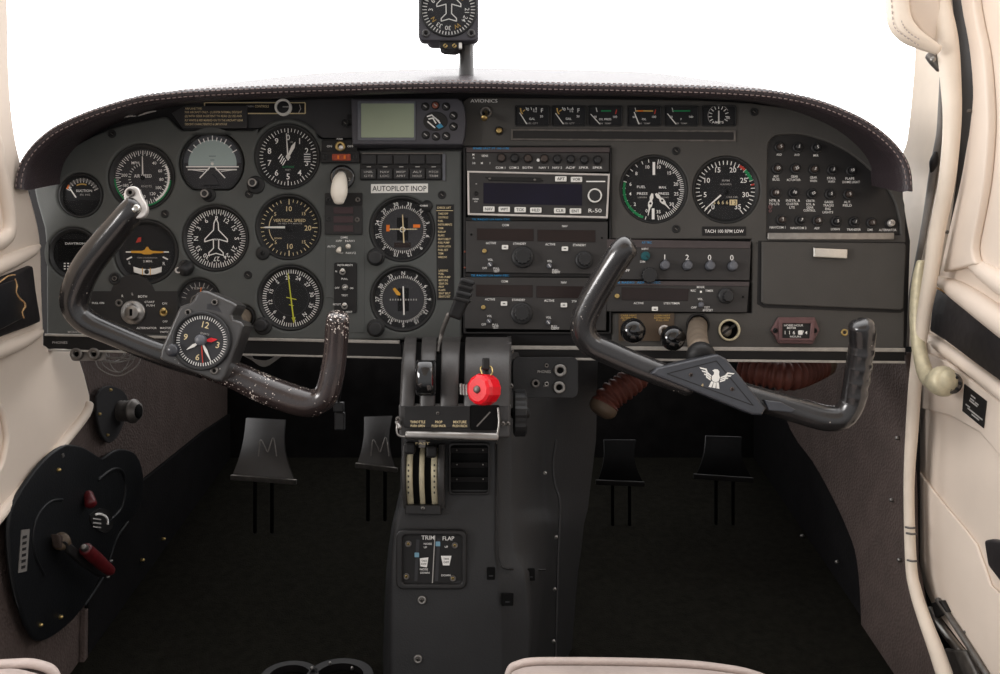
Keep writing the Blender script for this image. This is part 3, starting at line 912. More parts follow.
# altimeter
def f(m):
    m.ticks(29, 33, rng(0, 352.8, 7.2), .7, YD, 'white_print'); m.ticks(27.5, 33, rng(0, 324, 36), 1.0, YD, 'white_print')
    ring_text(m, [(str(i), i*36) for i in range(10)], 22.5, 6.6, YD-.1, 'white_print')
    for k in range(4): m.line([(276+k*1.6, 160+k*1.8-(2 if k in (0,) else 0)), (279.5+k*1.6, 153+k*2.2)], 1.1, YD-.1, 'white_print')
    m.rect(305, 151, 313, 163, YD-.1, 'dial_grey')
    for k in range(4): m.line([(305.5, 153+k*2.8), (312.5, 153+k*2.8)], .9, YD-.2, 'white_print')
    m.text('ALTITUDE', 287, 167.5, 2.2, YD-.1, 'green_print', 14); m.text('FEET', 287, 171, 1.7, YD-.1, 'grey_print', 6)
    m.text('100', 291, 139, 1.8, YD-.1, 'grey_print'); 
t = gauge('altimeter', 'altimeter with figures 0 to 9 at the top of the pilot instruments', 287, 156, 33, f, sc=0.875, hole_r=32.5)
needle(t, 287, 156, 'needle', lambda m, y: (taper(m, 26, 0, 13, 2.2, 4.2, y, 'white'), taper(m, 26, 13, 19, 4.2, .3, y, 'white'), hub(m, 2.6, y, 'white')), 'white', 4.0)
needle(t, 287, 156, 'long_needle', lambda m, y: taper(m, -4, -4, 27, 1.8, .8, y, 'white'), 'white', 3.4)
bulge(t, 287, 156, 256, 185, 9)
set_knob(t, 287, 156, 254.5, 184, 5.5, 8, light=True)

# digital clock
def f(m):
    m.flat(loop_rr(55, 238, 90, 262, 3), YD, 'deep_black')
    m.text('DAVTRON', 73, 242.5, 2.2, YD-.1, 'white_print', 21)
    for j in range(3):
        for i in range(6): m.rect(61+i*3.6, 263+j*2.9, 63+i*3.6, 264.2+j*2.9, YD-.1, 'white_print')
t = gauge('digital_clock', 'dark round digital clock with rows of white marks, lowest at the far left', 73, 253, 23.5, f, sc=0.95, hole_r=25.5, face_mat='dial_dark', cat='clock')

# turn coordinator
TC = (145.5, 250.5)
def f(m):
    for s in (-1, 1):
        m.line([(145.5+s*18, 250), (145.5+s*23, 250)], 1.3, YD, 'white_print')
        m.line([(145.5+s*17, 255.5), (145.5+s*22, 258)], 1.6, YD, 'white_print')
    m.text('L', 126.5, 261.5, 3.4, YD, 'white_print'); m.text('R', 163.5, 262.5, 3.4, YD, 'white_print')
    m.text('TURN COORDINATOR', 145.5, 256.3, 1.5, YD, 'grey_print', 22)
    m.text('2 MIN.', 146, 260, 2.4, YD, 'white_print', 10)
    m.flat([(135.5, 234.5), (139, 234), (138.5, 239), (133, 240)], YD, 'red_print')
t = gauge('turn_coordinator', 'turn coordinator with amber aircraft symbol and white ball tube, behind the left yoke', 145.5, 250.5, 30.5, f, sc=0.93, hole_r=32, shift=(0, 1.5), face_mat='dial_black')
def f(m, y):
    m.plate([[(128, 248.8), (140, 248.8), (143, 247.4), (144.8, 244.5), (146.2, 244.5), (148, 247.4), (151, 248.8), (163, 249.4), (163, 251), (152, 251.4), (149, 252.6), (142, 252.6), (139, 251.4), (128, 251)]], y, y+.4, 'amber')
needle(t, *TC, 'aircraft_symbol', f, 'amber')
def f(m, y):
    m.plate([[(131, 266), (138, 268), (146, 268.8), (154, 268), (161.5, 266), (161, 272), (154, 274.4), (146, 275), (138, 274.2), (131.5, 272)]], y-1.2, y+.6, 'white', .6)
    for x in (141, 149.5): m.line([(x, 267.5), (x+.3, 275)], .8, y-1.4, 'amber')
    m.lathe([(2.6, y-1.2), (2, y-2), (.01, y-2.2)], 'bezel', 145.6, 271.4, 16)
needle(t, *TC, 'ball_tube', f, 'white')
m = MB(*TC); m.ring(115, 277, 3.4, 6.2, 1, -1.6, 'bezel', 24); m.knob(115, 277, 3.3, 1, 2.2, 'black', 20); m.ring(115, 277, 1.6, 2.5, -1.2, -1.8, 'dull_steel', 20); m.build('mounting_nut', t)

# heading indicator
def aeroplane(m, cx, cy, s, y, mt, w=1.1, tail=True):
    pts = [(0, -27), (-2.8, -20), (-3.4, -11), (-15, 1), (-15, 4.5), (-3.6, 1.2), (-3.4, 13), (-9.5, 19), (-9.5, 22.5), (0, 19.8)]
    pts = [(cx+x*s, cy+z*s) for x, z in pts] + [(cx-x*s, cy+z*s) for x, z in reversed(pts[1:-1])]
    m.line(pts, w, y, mt, True)
def f(m):
    m.ticks(29, 33.5, rng(0, 355, 5), .95, YD, 'white_print'); m.ticks(27.5, 33.5, rng(0, 350, 10), .95, YD, 'white_print')
    ring_text(m, [('9', 0), ('12', 30), ('15', 60), ('S', 90), ('21', 120), ('24', 150), ('27', 180), ('30', 210), ('33', 240), ('N', 270), ('3', 300), ('6', 330)], 23.6, 5.2, YD-.1, 'white_print', True)
t = gauge('heading_indicator', 'heading indicator with white aeroplane outline inside a compass card', 215, 238, 34, f, sc=0.87, hole_r=33, face_mat='dial_black')
def f(m, y): aeroplane(m, 215, 238, .87, y-.2, 'white_print', 1.2); m.text('AA', 215, 239, 2.6, y-.2, 'white_print', 5)
needle(t, 215, 238, 'aeroplane_outline', f, 'white', 3.3)
bulge(t, 215, 238, 186, 268, 8)
m = MB(215, 238); m.tube([m.A(189, 266, 0), m.A(182.5, 271, -10)], [6, 5.4], 'knob_black', 20, 1); m.ring(182.3, 271.2, 1.6, 3.2, -9.5, -11.6, 'aluminium', 20); m.build('knob', t)

# vertical speed indicator
def f(m):
    m.ticks(28.5, 31.5, rng(0, 342, 9), .7, YD, 'cream_print'); m.ticks(26, 31.5, [0, 45, 90, 135, 180, 225, 270, 315], 1.1, YD, 'cream_print')
    m.text('10', 288, 206, 5.6, YD, 'cream_print'); m.text('10', 289, 248, 5.6, YD, 'cream_print'); m.text('20', 309, 227.5, 5.6, YD, 'cream_print')
    m.text('15', 304.5, 211.5, 3.6, YD, 'cream_print'); m.text('15', 304.5, 243, 3.6, YD, 'cream_print'); m.text('5', 272.5, 212, 3.8, YD, 'cream_print'); m.text('5', 273, 243.5, 3.8, YD, 'cream_print')
    m.text('VERTICAL SPEED', 288.5, 219, 3.3, YD, 'cream_print', 36); m.text('100 FEET PER MINUTE', 289, 222.5, 1.6, YD, 'grey_print', 27)
    m.arc(22, 22.8, -55, -90, YD, 'cream_print', 8); m.arc(22, 22.8, -95, -130, YD, 'cream_print', 8)
    m.text('DOWN', 275.5, 239, 1.8, YD, 'cream_print', 8)
t = gauge('vertical_speed_indicator', 'vertical speed indicator with cream figures and a needle pointing left', 288, 227, 32.5, f, sc=0.9, hole_r=32.5)
needle(t, 288, 227, 'needle', lambda m, y: (m.plate([[(259, 226.6), (262, 225.9), (283.5, 225.6), (283.5, 227.9), (262, 227.6)]], y, y+.4, 'white'), m.lathe([(4.6, y+.6), (4.4, y), (.01, y)], 'dial_black', 289, 227, 20)), 'white')
bulge(t, 288, 227, 263, 253, 7)
m = MB(288, 227); m.screw(263, 253, 2.4, -2, 'bezel'); m.build('adjusting_screw', t)

# small gauge half hidden behind the yoke clock
def f(m):
    m.arc(14, 18, -90, 90, YD, 'dial_grey')
    m.ticks(14, 18, rng(-80, 80, 16), .7, YD-.1, 'grey_print')
    m.text('TEMP', 196, 288, 2.2, YD-.1, 'grey_print', 14)
t = gauge('temperature_gauge', 'small dusty gauge with a red needle peeking out above the yoke clock', 198, 300, 20, f, sc=1, hole_r=21.5, face_mat='panel_dark')
needle(t, 198, 300, 'needle', lambda m, y: taper(m, 8, 2, 13, 1.4, .8, y, 'orange'), 'orange')
needle(t, 198, 300, 'lead_wire', lambda m, y: m.tube([m.L(189, 304, y), m.L(191, 297, y), m.L(198, 294, y-1)], .7, 'wire_grey', 6, 4), 'wire')

# bearing gauge with lime needle
def f(m):
    m.ticks(28.5, 32.5, rng(0, 355, 5), .85, YD, 'white_print'); m.ticks(27, 32.5, rng(-10, 320, 30), 1.0, YD, 'white_print')
    nums = ['21', '24', '27', '30', '33', 'N', '3', '6', '9', '12', '15', 'S']
    ring_text(m, [(s, -10+30*i) for i, s in enumerate(nums)], 24, 4.3, YD-.1, 'white_print', True)
    m.arc(19.5, 20.2, 0, 360, YD-.1, 'dial_grey', 40)
t = gauge('radio_bearing_indicator', 'radio compass dial with a lime green needle, lowest of the pilot round dials', 290, 298, 33, f, sc=0.88, hole_r=32.5)
def f(m, y):
    taper(m, 173, -29, 26, 1.0, 1.5, y, 'lime'); taper(m, 173, 22, 29, 4.2, .3, y, 'lime')
    m.line([(285, 297), (296, 299.5)], .9, y-.2, 'lime'); m.line([(288, 305.5), (293, 306.5)], .8, y-.2, 'lime')
needle(t, 290, 298, 'needle', f, 'lime')
bulge(t, 290, 298, 263, 326, 9)
set_knob(t, 290, 298, 262, 325.5, 7, 7)

# two course deviation indicators
def card(m, start, nums, rad=27.5, r0=22.8, r1=25, red=False):
    m.ticks(r0, r1, rng(0, 355, 5), .55, YD, 'white_print'); m.ticks(r0, r1+.8, rng(0, 350, 10), .7, YD, 'white_print')
    ring_text(m, [(s, start+30*i) for i, s in enumerate(nums)], rad+.6, 4.0, YD-.1, 'white_print', True)
    m.arc(0.01, 22.2, 0, 360, YD-.05, 'dial_grey', 36)
CN = ['33', 'N', '3', '6', '9', '12', '15', 'S', '21', '24', '27', '30']
def f(m):
    card(m, 15, CN)
    m.rect(396, 216, 408, 241, YD-.1, 'dial_dark'); m.rect(393, 243, 411, 248.5, YD-.1, 'window_brown')
    for k in range(1, 6):
        for s in (-1, 1): m.rect(402.5+s*k*2.7-.7, 228, 402.5+s*k*2.7+.7, 229.3, YD-.15, 'white_print')
    m.arc(2.2, 3.1, 0, 360, YD-.15, 'white_print', 16)
    m.rect(384.5, 224, 388.2, 231, YD-.15, 'orange'); m.rect(413.5, 223.5, 421, 227, YD-.15, 'orange')
t = gauge('course_deviation_indicator', 'course deviation dial with two orange flags under the white inoperative placard', 402, 229, 31.5, f, sc=.93, hole_r=32.5)
needle(t, 402, 229, 'needle', lambda m, y: (m.plate([[(401.6, 213), (402.6, 213), (404.2, 243.5), (402.9, 243.5)]], y, y+.3, 'cream_print'),), 'white')
needle(t, 402, 229, 'cross_needle', lambda m, y: m.plate([[(388, 228.3), (418, 228.3), (418, 229.1), (388, 229.1)]], y, y+.2, 'cream_print'), 'white', 3.4)
bulge(t, 402, 229, 376, 257, 9); set_knob(t, 402, 229, 376, 258, 7.5, 8); 
m = MB(402, 229); m.lathe([(6, 2), (5.7, -1.2), (.01, -1.6)], 'bezel', 427, 206, 24); m.text('OBS', 424, 206, 1.6, -2, 'white_print', 8); m.build('corner_boss', t)
def f(m):
    card(m, 0, CN[1:]+CN[:1])
    for k in range(1, 6):
        for s in (-1, 1): m.rect(404+s*k*2.8-.5, 297.5, 404+s*k*2.8+.5, 299.5, YD-.15, 'grey_print')
    m.rect(398, 286, 410, 311, YD-.1, 'dial_dark')
    m.flat([(392.5, 287), (395, 285.5), (401, 292), (400.5, 294), (397, 293.5)], YD-.2, 'amber')
t = gauge('course_deviation_indicator', 'course deviation dial with one amber flag, below the dial with two orange flags', 404, 298, 31.5, f, sc=.93, hole_r=32.5, shift=(-1.2, 1))
needle(t, 404, 298, 'needle', lambda m, y: m.plate([[(403.2, 284), (404.6, 284), (405.6, 315), (404, 315)]], y, y+.3, 'white'), 'white')
bulge(t, 404, 298, 377, 327, 9); set_knob(t, 404, 298, 377, 328, 7.5, 7)

# fuel and manifold pressure gauge
def f(m):
    m.ticks(28.5, 32.3, rng(10, 170, 4), .7, YD, 'white_print'); m.ticks(27, 32.3, rng(10, 170, 20), .9, YD, 'white_print')
    m.ticks(29, 32.3, rng(195, 350, 13), .7, YD, 'white_print')
    m.arc(29.3, 32, 200, 285, YD-.1, 'green_print', 24)
    m.rect(653.3, 160, 656, 173.5, YD-.1, 'white_print'); m.rect(652.5, 208.5, 655.3, 220, YD-.1, 'white_print')
    for s, a in (('10', 14), ('15', 44), ('20', 76), ('25', 100), ('30', 128)):
        x, z = m.pol(24.5, a); m.text(s, x, z, 3.5, YD-.1, 'white_print')
    m.text('35', 659.5, 212, 3.4, YD-.1, 'white_print')
    for s, a in (('10', -14), ('8', -46), ('6', -76), ('4', -100), ('2', -128)):
        x, z = m.pol(24.5, a); m.text(s, x, z, 3.5, YD-.1, 'white_print')
    m.text('0', 647, 211, 3.4, YD-.1, 'white_print')
    m.text('FUEL', 641.5, 186, 2.6, YD-.1, 'white_print', 9); m.text('MAN.', 664, 186.5, 2.6, YD-.1, 'white_print', 8)
    m.text('PRESS', 642.5, 193, 2.6, YD-.1, 'white_print', 11); m.text('PRESS', 665, 193, 2.6, YD-.1, 'white_print', 11)
    m.text('LBS/IN', 642.5, 197, 1.6, YD-.1, 'grey_print', 9); m.text('IN HG', 666, 197, 1.6, YD-.1, 'grey_print', 8)
t = gauge('fuel_pressure_gauge', 'fuel and manifold pressure dial with two white hands, left of the tachometer', 654, 189, 32.5, f, sc=0.96, hole_r=34)
def hand(m, x0, y0, x1, y1, y):
    a = Vector((x0, y0)); b = Vector((x1, y1)); d = (b-a).normalized(); q = Vector((-d.y, d.x)); L = (b-a).length
    pr_ = [(0, 1.0), (.18, 2.0), (.3, 1.2), (.42, 2.4), (.58, 2.0), (.66, .9), (1, .25)]
    m.plate([[tuple(a+d*L*u+q*w) for u, w in pr_] + [tuple(a+d*L*u-q*w) for u, w in reversed(pr_)]], y, y+.5, 'white')
    m.lathe([(1.2, y-.1), (.8, y-.3), (.01, y-.3)], 'dial_dark', x0*.55+x1*.45, y0*.55+y1*.45, 12)
needle(t, 654, 189, 'needle', lambda m, y: hand(m, 653, 193, 648.5, 216, y), 'white')
needle(t, 654, 189, 'needle', lambda m, y: hand(m, 656.5, 193, 671.5, 209.5, y), 'white')

# tachometer
def f(m):
    A0, A1 = -143, 143
    an = lambda v: A0 + (A1-A0)*v/35
    m.ticks(28, 32, [an(v) for v in rng(0, 35, 1)], .9, YD, 'white_print'); m.ticks(26.5, 32, [an(v) for v in rng(0, 35, 5)], 1.1, YD, 'white_print')
    m.arc(29, 32, an(21.2), an(22.8), YD-.1, 'red_print', 6); m.arc(28.5, 32, an(23), an(26), YD-.1, 'green_print', 10); m.arc(28.5, 32, an(26.9), an(27.3), YD-.1, 'red_print', 3)
    for v in range(0, 40, 5):
        x, z = m.pol(22.5 if v not in (15, 20) else 23.5, an(v)); m.text(str(v), x, z, 5.4, YD-.1, 'white_print')
    m.text('RPM', 727, 178.5, 2.2, YD-.1, 'grey_print', 8); m.text('HUNDREDS', 727, 182.5, 1.8, YD-.1, 'grey_print', 12); m.text('1/10 HR', 734, 196.5, 1.9, YD-.1, 'grey_print', 12)
    m.rect(712, 199, 739.5, 205.5, YD-.1, 'dial_dark'); m.rect(731, 199.2, 739.3, 205.3, YD-.2, 'cream_print')
    for i, s in enumerate('5666'): m.text(s, 714.5+i*4.6, 202.3, 3.9, YD-.25, 'cream_print')
    for i, s in enumerate('12'): m.text(s, 733+i*4.2, 202.3, 4.2, YD-.25, 'dial_dark')
t = gauge('tachometer', 'tachometer reading 0 to 35 with a green arc and an hour counter', 726.5, 189, 32.5, f, sc=0.925, hole_r=33.5, shift=(0, .5))
needle(t, 726.5, 189, 'needle', lambda m, y: (m.plate([[(704, 209.3), (721, 193.6), (722.2, 195), (704.6, 210.2)]], y, y+.4, 'white'), m.lathe([(4.5, y+.7), (4.2, y-.1), (.01, y-.1)], 'dial_black', 725, 190, 20)), 'white')

# six small engine gauges in a row
specs = [('small engine gauge at the left end of the row, beside the avionics switch', 532, 'gold', -26),
         ('small engine gauge second from the left, with a yellow corner arc', 568.5, 'gold', -30),
         ('small engine gauge third from the left, with a green bar and red end mark', 605, 'green', -38),
         ('small engine gauge fourth from the left, with a yellow bar', 644, 'yellow', -14),
         ('small engine gauge fifth from the left, with a long green bar', 681, 'green2', -34),
         ('small engine gauge at the right end of the row, with a round scale', 718.5, 'none', 0)]
for lab, cx, kind, a in specs:
    cy = 116
    t = thing('engine_gauge', lab, 'gauge', cx, cy, 0, 'six small engine gauges in a row')
    w = 17.4
    m = MB(cx, cy); m.plate([loop_rr(cx-w, cy-10.5, cx+w, cy+10.5, 2), loop_rr(cx-w+1.2, cy-9.3, cx+w-1.2, cy+9.3, 1.4)], -1.8, 2, 'bezel', .5); m.build('case', t)
    m = MB(cx, cy); m.rect(cx-w+1, cy-9.4, cx+w-1, cy+9.4, -.5, 'dial_black')
    Y = -.7
    if kind == 'gold':
        m.line([(cx-11.5, cy-7.5), (cx-11, cy-4), (cx-9.5, cy-2)], 1.2, Y, 'gold_print'); m.line([(cx-9, cy-4.5), (cx-7, cy-6)], .9, Y, 'gold_print')
        m.text('0', cx-4, cy-6.5, 3, Y, 'white_print'); m.text('1/2', cx+3, cy-5.5, 3.6, Y, 'white_print', 3.5); m.text('F', cx+10, cy-5.5, 4, Y, 'white_print'); m.text('50', cx+9.5, cy+.5, 2.2, Y, 'white_print'); m.text('GAL', cx, cy+3, 2.2, Y, 'white_print')
        for k in range(3): m.line([(cx-6+k*5, cy-8.5), (cx-5.4+k*5, cy-6)], .6, Y, 'white_print')
    elif kind in ('green', 'yellow', 'green2'):
        c = {'green': 'green_print', 'green2': 'green_print', 'yellow': 'gold_print'}[kind]
        x0 = cx-4 if kind == 'green' else cx-9
        m.rect(x0, cy-5.6, cx+9 if kind != 'green' else cx+6, cy-4.2, Y, c)
        if kind != 'green2': m.line([(cx+11.5, cy-6), (cx+10.5, cy-2)], 1, Y, 'red_print')
        if kind == 'yellow': m.rect(cx-6, cy-5.6, cx-1, cy-4.2, Y-.05, 'orange')
        m.text('60', cx-10, cy+1, 2.2, Y, 'white_print'); m.text('100', cx+10, cy+1, 2.2, Y, 'white_print'); m.text({'green': 'OIL PRESS', 'yellow': 'OIL', 'green2': 'F'}[kind], cx, cy+3.4, 2, Y, 'white_print')
        m.line([(cx-9, cy-8), (cx-8, cy-4)], .6, Y, 'white_print')
    else:
        m.ticks(7, 10, rng(-120, 120, 24), .8, Y, 'white_print'); m.text('60', cx+9.5, cy+2, 2.6, Y, 'white_print'); m.text('AMPS', cx-1, cy+6.4, 2.4, Y, 'white_print', 12); m.arc(10.5, 11, -130, 60, Y, 'grey_print', 16)
    m.text({'none': 'DC', 'gold': 'FUEL QTY'}.get(kind, 'LBS  TEMP'), cx, cy+7.6, 1.6, Y, 'grey_print', 12 if kind != 'none' else 4)
    m.build('dial', t)
    m = MB(cx, cy)
    if kind == 'none': m.plate([[(cx-.6, cy-5), (cx+.6, cy-5), (cx+.6, cy+8), (cx-.6, cy+8)]], -1.2, -.9, 'white')
    else:
        r_ = math.radians(a); m.plate([[(cx-7+12*math.sin(r_)-.5, cy+7-11*math.cos(r_)), (cx-7+12*math.sin(r_)+.4, cy+7-11*math.cos(r_)), (cx-4.6, cy+8.4), (cx-5.8, cy+8.4)]], -1.2, -.9, 'white')
    m.build('needle', t)
    m = MB(cx, cy); m.flat(loop_rr(cx-w+1, cy-9.5, cx+w-1, cy+9.5, 1.4), -1.45, 'lens'); m.build('glass', t)

# ================================================================== PLACARDS, SWITCHES AND RADIOS ON THE PANEL
# ignition and master switch plate
t = thing('ignition_panel', 'black ignition plate with round key lock behind the left yoke', 'switch panel', 134, 312)
m = MB(134, 312)
m.plate([[(82, 291), (111, 291), (114, 284), (120, 278), (130, 274.5), (139, 275), (147, 279), (153, 286), (155, 291), (178, 291), (178, 334), (82, 334)]], -.8, 2, 'black_trim', .4)
m.text('PULL ON', 98.5, 303, 2, -1, 'white_print', 12)
for s, x, y in (('R', 123, 296), ('L', 133, 294), ('BOTH', 143, 296.5)): m.text(s, x, y, 2.4, -1, 'white_print')
m.text('START', 150, 302, 1.9, -1, 'white_print', 10); m.text('PUSH', 151, 305.5, 1.9, -1, 'white_print', 8)
m.text('ON', 165, 303.5, 2.2, -1, 'white_print'); m.text('OFF', 165.5, 321.5, 2, -1, 'white_print')
m.text('ALTERNATOR', 147, 328, 2, -1, 'white_print', 20); m.text('MASTER', 166, 328, 2, -1, 'white_print', 11); m.text('SWITCH', 166, 332, 2, -1, 'white_print', 11)
m.build('plate', t)
m = MB(134, 312); m.lathe([(12.4, -.8), (12.2, -2.6), (11, -3.6), (8.2, -4.2), (7.4, -6), (6.2, -7), (.01, -7)], 'steel', 134, 312.5, 36)
m.rect(132.6, 309.2, 135.4, 316, -7.1, 'deep_black')
k_ = m.build('key_lock', t)
m = MB(134, 312); m.ring(119.5, 303, 1.7, 3.8, -.8, -2, 'dull_steel', 20); m.screw(119.5, 303, 1.8, -.8, 'black'); m.build('nut', t)
m = MB(134, 312); m.ring(164, 312.5, 1.8, 4, -.8, -2.4, 'brass', 20); m.tube([m.A(164, 313, 0), m.A(164, 312, -6), m.A(163.6, 309.5, -12)], [1.5, 1.6, 2.3], 'brass', 12, 2); m.build('toggle', t)

# hole with a copper fitting beside the yoke clock
t = thing('yoke_bearing', 'dark shaft opening with a worn copper fitting right of the yoke clock', 'bearing', 243, 317)
m = MB(243, 317); m.plate([loop_c(243, 317, 11.8, 32)], 5.5, 7, 'deep_black'); m.ring(243, 317, 8.5, 11.8, 5.5, 1.5, 'black', 32); m.build('ring', t)
m = MB(243, 317); m.lathe([(6.5, 5), (6, 1), (4, 0), (.01, .5)], 'copper', 241.5, 318, 20); m.line([(238, 320), (245, 315)], 1, -.2, 'black'); m.build('fitting', t)

# instruction strip with the control knob at the top
t = thing('exhaust_gauge_control', 'dark control strip with a white ringed knob under the glareshield', 'control', 250, 108)
m = MB(250, 108)
m.plate([loop_rr(203, 101.5, 305, 113, 1), loop_rr(204, 102.3, 304, 112.2, .8)], 2.6, 4, 'cream_print')
m.rect(204, 102.3, 304, 112.2, 3, 'black')
m.text('CONTROLS', 261, 105.5, 2.4, 2.9, 'cream_print', 14); m.text('CABIN', 249, 105.5, 1.8, 2.9, 'grey_print', 7); m.text('DIM', 236, 108, 1.8, 2.9, 'grey_print', 6)
for q in ((212, 107), (218, 108), (229, 108)): m.rect(q[0], q[1], q[0]+3, q[1]+2, 2.9, 'dial_grey')
m.line([(299, 104), (300, 108), (298, 112)], .8, 2.8, 'grey_print')
m.build('strip', t)
m = MB(250, 108); m.ring(283, 107, 6.2, 8.4, 3, -1.2, 'white', 32); m.knob(283, 107, 6.3, 3, 3, 'knob_black', 28, ind=(.9, 0, 'grey_print')); m.build('knob', t)
m = MB(213, 117)
for i, (s, w) in enumerate((('AIRPLANE TYPE:', 17), ('FOR AIRCRAFT ONLY - (1) ENTER NORMAL DESCENT', 57), ('(2) WITH GEAR IN DETENT TO READ (3) USE AND', 57), ('FLY WHITE & RED MARKED ON TO THE AIRCRAFT GEAR', 58), ('DESCENT CHARACTERISTICS & LIMITATIONS', 42))):
    m.text(s, 185, 108.6+i*3.9, 2.1, -.15, 'cream_print', w, align='L')
m.plate([[(183, 106), (247, 106), (247, 128), (183, 128)]], 0.1, 3.5, 'panel_dark')
solo(m, 'instruction_placard', 'small dark placard with five lines of gold print above the attitude indicator', 'placard')

# small hinge bracket left of the navigator
m = MB(350, 118); m.plate([loop_rr(347, 114, 353, 124, .8)], 1, 4, 'black', .5); m.line([(347, 119), (353, 119)], .8, .8, 'dial_grey')
solo(m, 'mounting_clip', 'small black clip at the left side of the satellite navigator', 'clip')

# gear selector: switch, warning light, lever
t = thing('warning_light', 'black switch block with an amber warning light above the landing gear lever', 'switch', 340, 151)
m = MB(340, 151)
m.plate([loop_rr(322, 140.5, 358, 153, 1.5)], -3, 2, 'black', .8); m.plate([loop_rr(321, 151.5, 360, 163.5, 1.5)], -4, 2, 'black', .8)
m.text('ARM', 339.5, 139, 1.8, -.2, 'white_print', 6); m.text('ON', 330, 147, 2, -3.2, 'white_print', 5); m.text('OFF', 351, 147, 2, -3.2, 'white_print', 6)
for x in (326, 356): m.ring(x, 157.8, 1.2, 2.6, -4, -4.8, 'knob_black', 16)
m.build('housing', t)
m = MB(340, 151); m.plate([loop_rr(333, 155, 351.5, 161.5, .8)], -5, -4, 'dim_orange', .3)
for i in range(5): m.rect(335+i*3.2, 156.4, 337+i*3.2, 160, -5.1, 'orange') if i % 2 else None
m.build('amber_lens', t)
m = MB(340, 151); m.ring(341, 147, 2.2, 5.2, -3, -5, 'brass', 24); m.tube([m.A(341, 147, -3), m.A(341, 147.5, -14)], [1.6, 2.5], 'aluminium', 12, 1); m.build('toggle', t)

t = thing('landing_gear_lever', 'landing gear lever with an ivory teardrop knob hanging down', 'lever', 341, 185)
m = MB(341, 185); m.lathe([(12.4, 2), (12.4, -1.5), (11.4, -2.6), (8, -3), (.01, -3)], 'gloss_black', 342.5, 177.5, 36); m.text('2', 350, 180, 3, -3.2, 'grey_print'); m.build('boss', t)
m = MB(341, 185); m.lathe([(5, -3), (4.6, -6), (2.4, -7.5), (.01, -7.6)], 'steel', 342, 175, 20); m.build('pivot', t)
m = MB(341, 185)
m.tube([m.A(342, 174.5, -8), m.A(340.5, 178, -14), m.A(339.5, 185, -19), m.A(339, 194, -21), m.A(339, 202, -21)], [3.5, 6.2, 7.8, 8, 5], 'ivory_knob', 20, 6, flat=.8)
m.build('knob', t)

t = thing('annunciator', 'black annunciator with three dull maroon windows under the gear lever', 'annunciator', 343.5, 213)
m = MB(343.5, 213); m.plate([loop_rr(325, 193, 362.5, 205.5, 1)], -1.2, 2, 'black', .5); m.plate([loop_rr(325, 205.5, 362.5, 234.5, 1)], -2, 2, 'black_trim', .6)
for x, y in ((329, 200), (358, 200), (329, 219.5), (357.5, 220)): m.ring(x, y, 1, 2.6, -1, -2.6, 'knob_black' if x < 340 else 'dull_steel', 16)
m.build('housing', t)
for i in range(3):
    m = MB(343.5, 213); m.plate([loop_rr(334, 207.6+i*9, 353.5, 214+i*9, .6)], -2.6, -1.5, 'window_maroon', .2); m.build('window', t)
m = MB(344, 250)
m.plate([[(325.4, 237), (365, 236), (365, 333), (334, 333), (334, 300), (331, 298), (325.4, 298)]], -.5, 3, 'panel', .8)
m.text('DME', 344.5, 237.5, 2, -.7, 'white_print', 7); m.text('OFF', 339, 241, 2, -.7, 'white_print', 6); m.text('NAV1', 350, 241, 2, -.7, 'white_print', 9)
m.text('AUTO', 331.5, 246.5, 2, -.7, 'white_print', 8); m.text('NAV2', 351, 253, 2, -.7, 'white_print', 10); m.text('MAN', 341, 253, 1.6, -.7, 'white_print', 4)
t = thing('selector_panel', 'grey switch plate with two cream toggles beneath the three maroon windows', 'switch panel', 344, 250)
m.build('plate', t)
for x, y, dx, dy in ((340, 248, -1.6, 3.5), (347.5, 246.3, .6, 0)):
    m = MB(344, 250); m.tube([m.A(x, y, 0), m.A(x+dx*.5, y+dy*.4, -7), m.A(x+dx, y+dy, -9 if dy else -7)], [1.4, 2.2, 2.6], 'ivory_knob', 12, 2); m.build('toggle', t)
t = thing('switch_strip', 'narrow black strip of three metal toggle switches left of the lower course dial', 'switch panel', 345.5, 287)
m = MB(345.5, 287); m.plate([loop_rr(334.5, 262.5, 357, 313, 2)], -2, -.4, 'black', .5)
m.text('INSTRUMENTS', 345.5, 265.3, 1.9, -2.2, 'white_print', 15)
for x, y, s in ((336.6, 271.5, 'N'), (345, 279, 'PULL'), (337.6, 288, 'OFF'), (352, 288.3, 'ON'), (345, 295.5, 'TEST'), (337.5, 304.5, 'PITOT'), (349.5, 312, 'HEAT')): m.text(s, x, y, 1.8, -2.2, 'white_print', 1.6*len(s))
m.build('plate', t)
for x, y in ((343, 272.3), (345.5, 287.5), (345, 306.5)):
    m = MB(345.5, 287); m.ring(x, y, 1.4, 3.2, -2, -3.4, 'steel', 20)
    big = y != 287.5
    m.tube([m.A(x, y, -2), m.A(x-.3, y-(1.5 if big else 0), -8), m.A(x-.4, y-(2 if big else 0), -10)], [1.1, 1.5, 2.4 if big else 1.6], 'chrome', 12, 2); m.build('toggle', t)

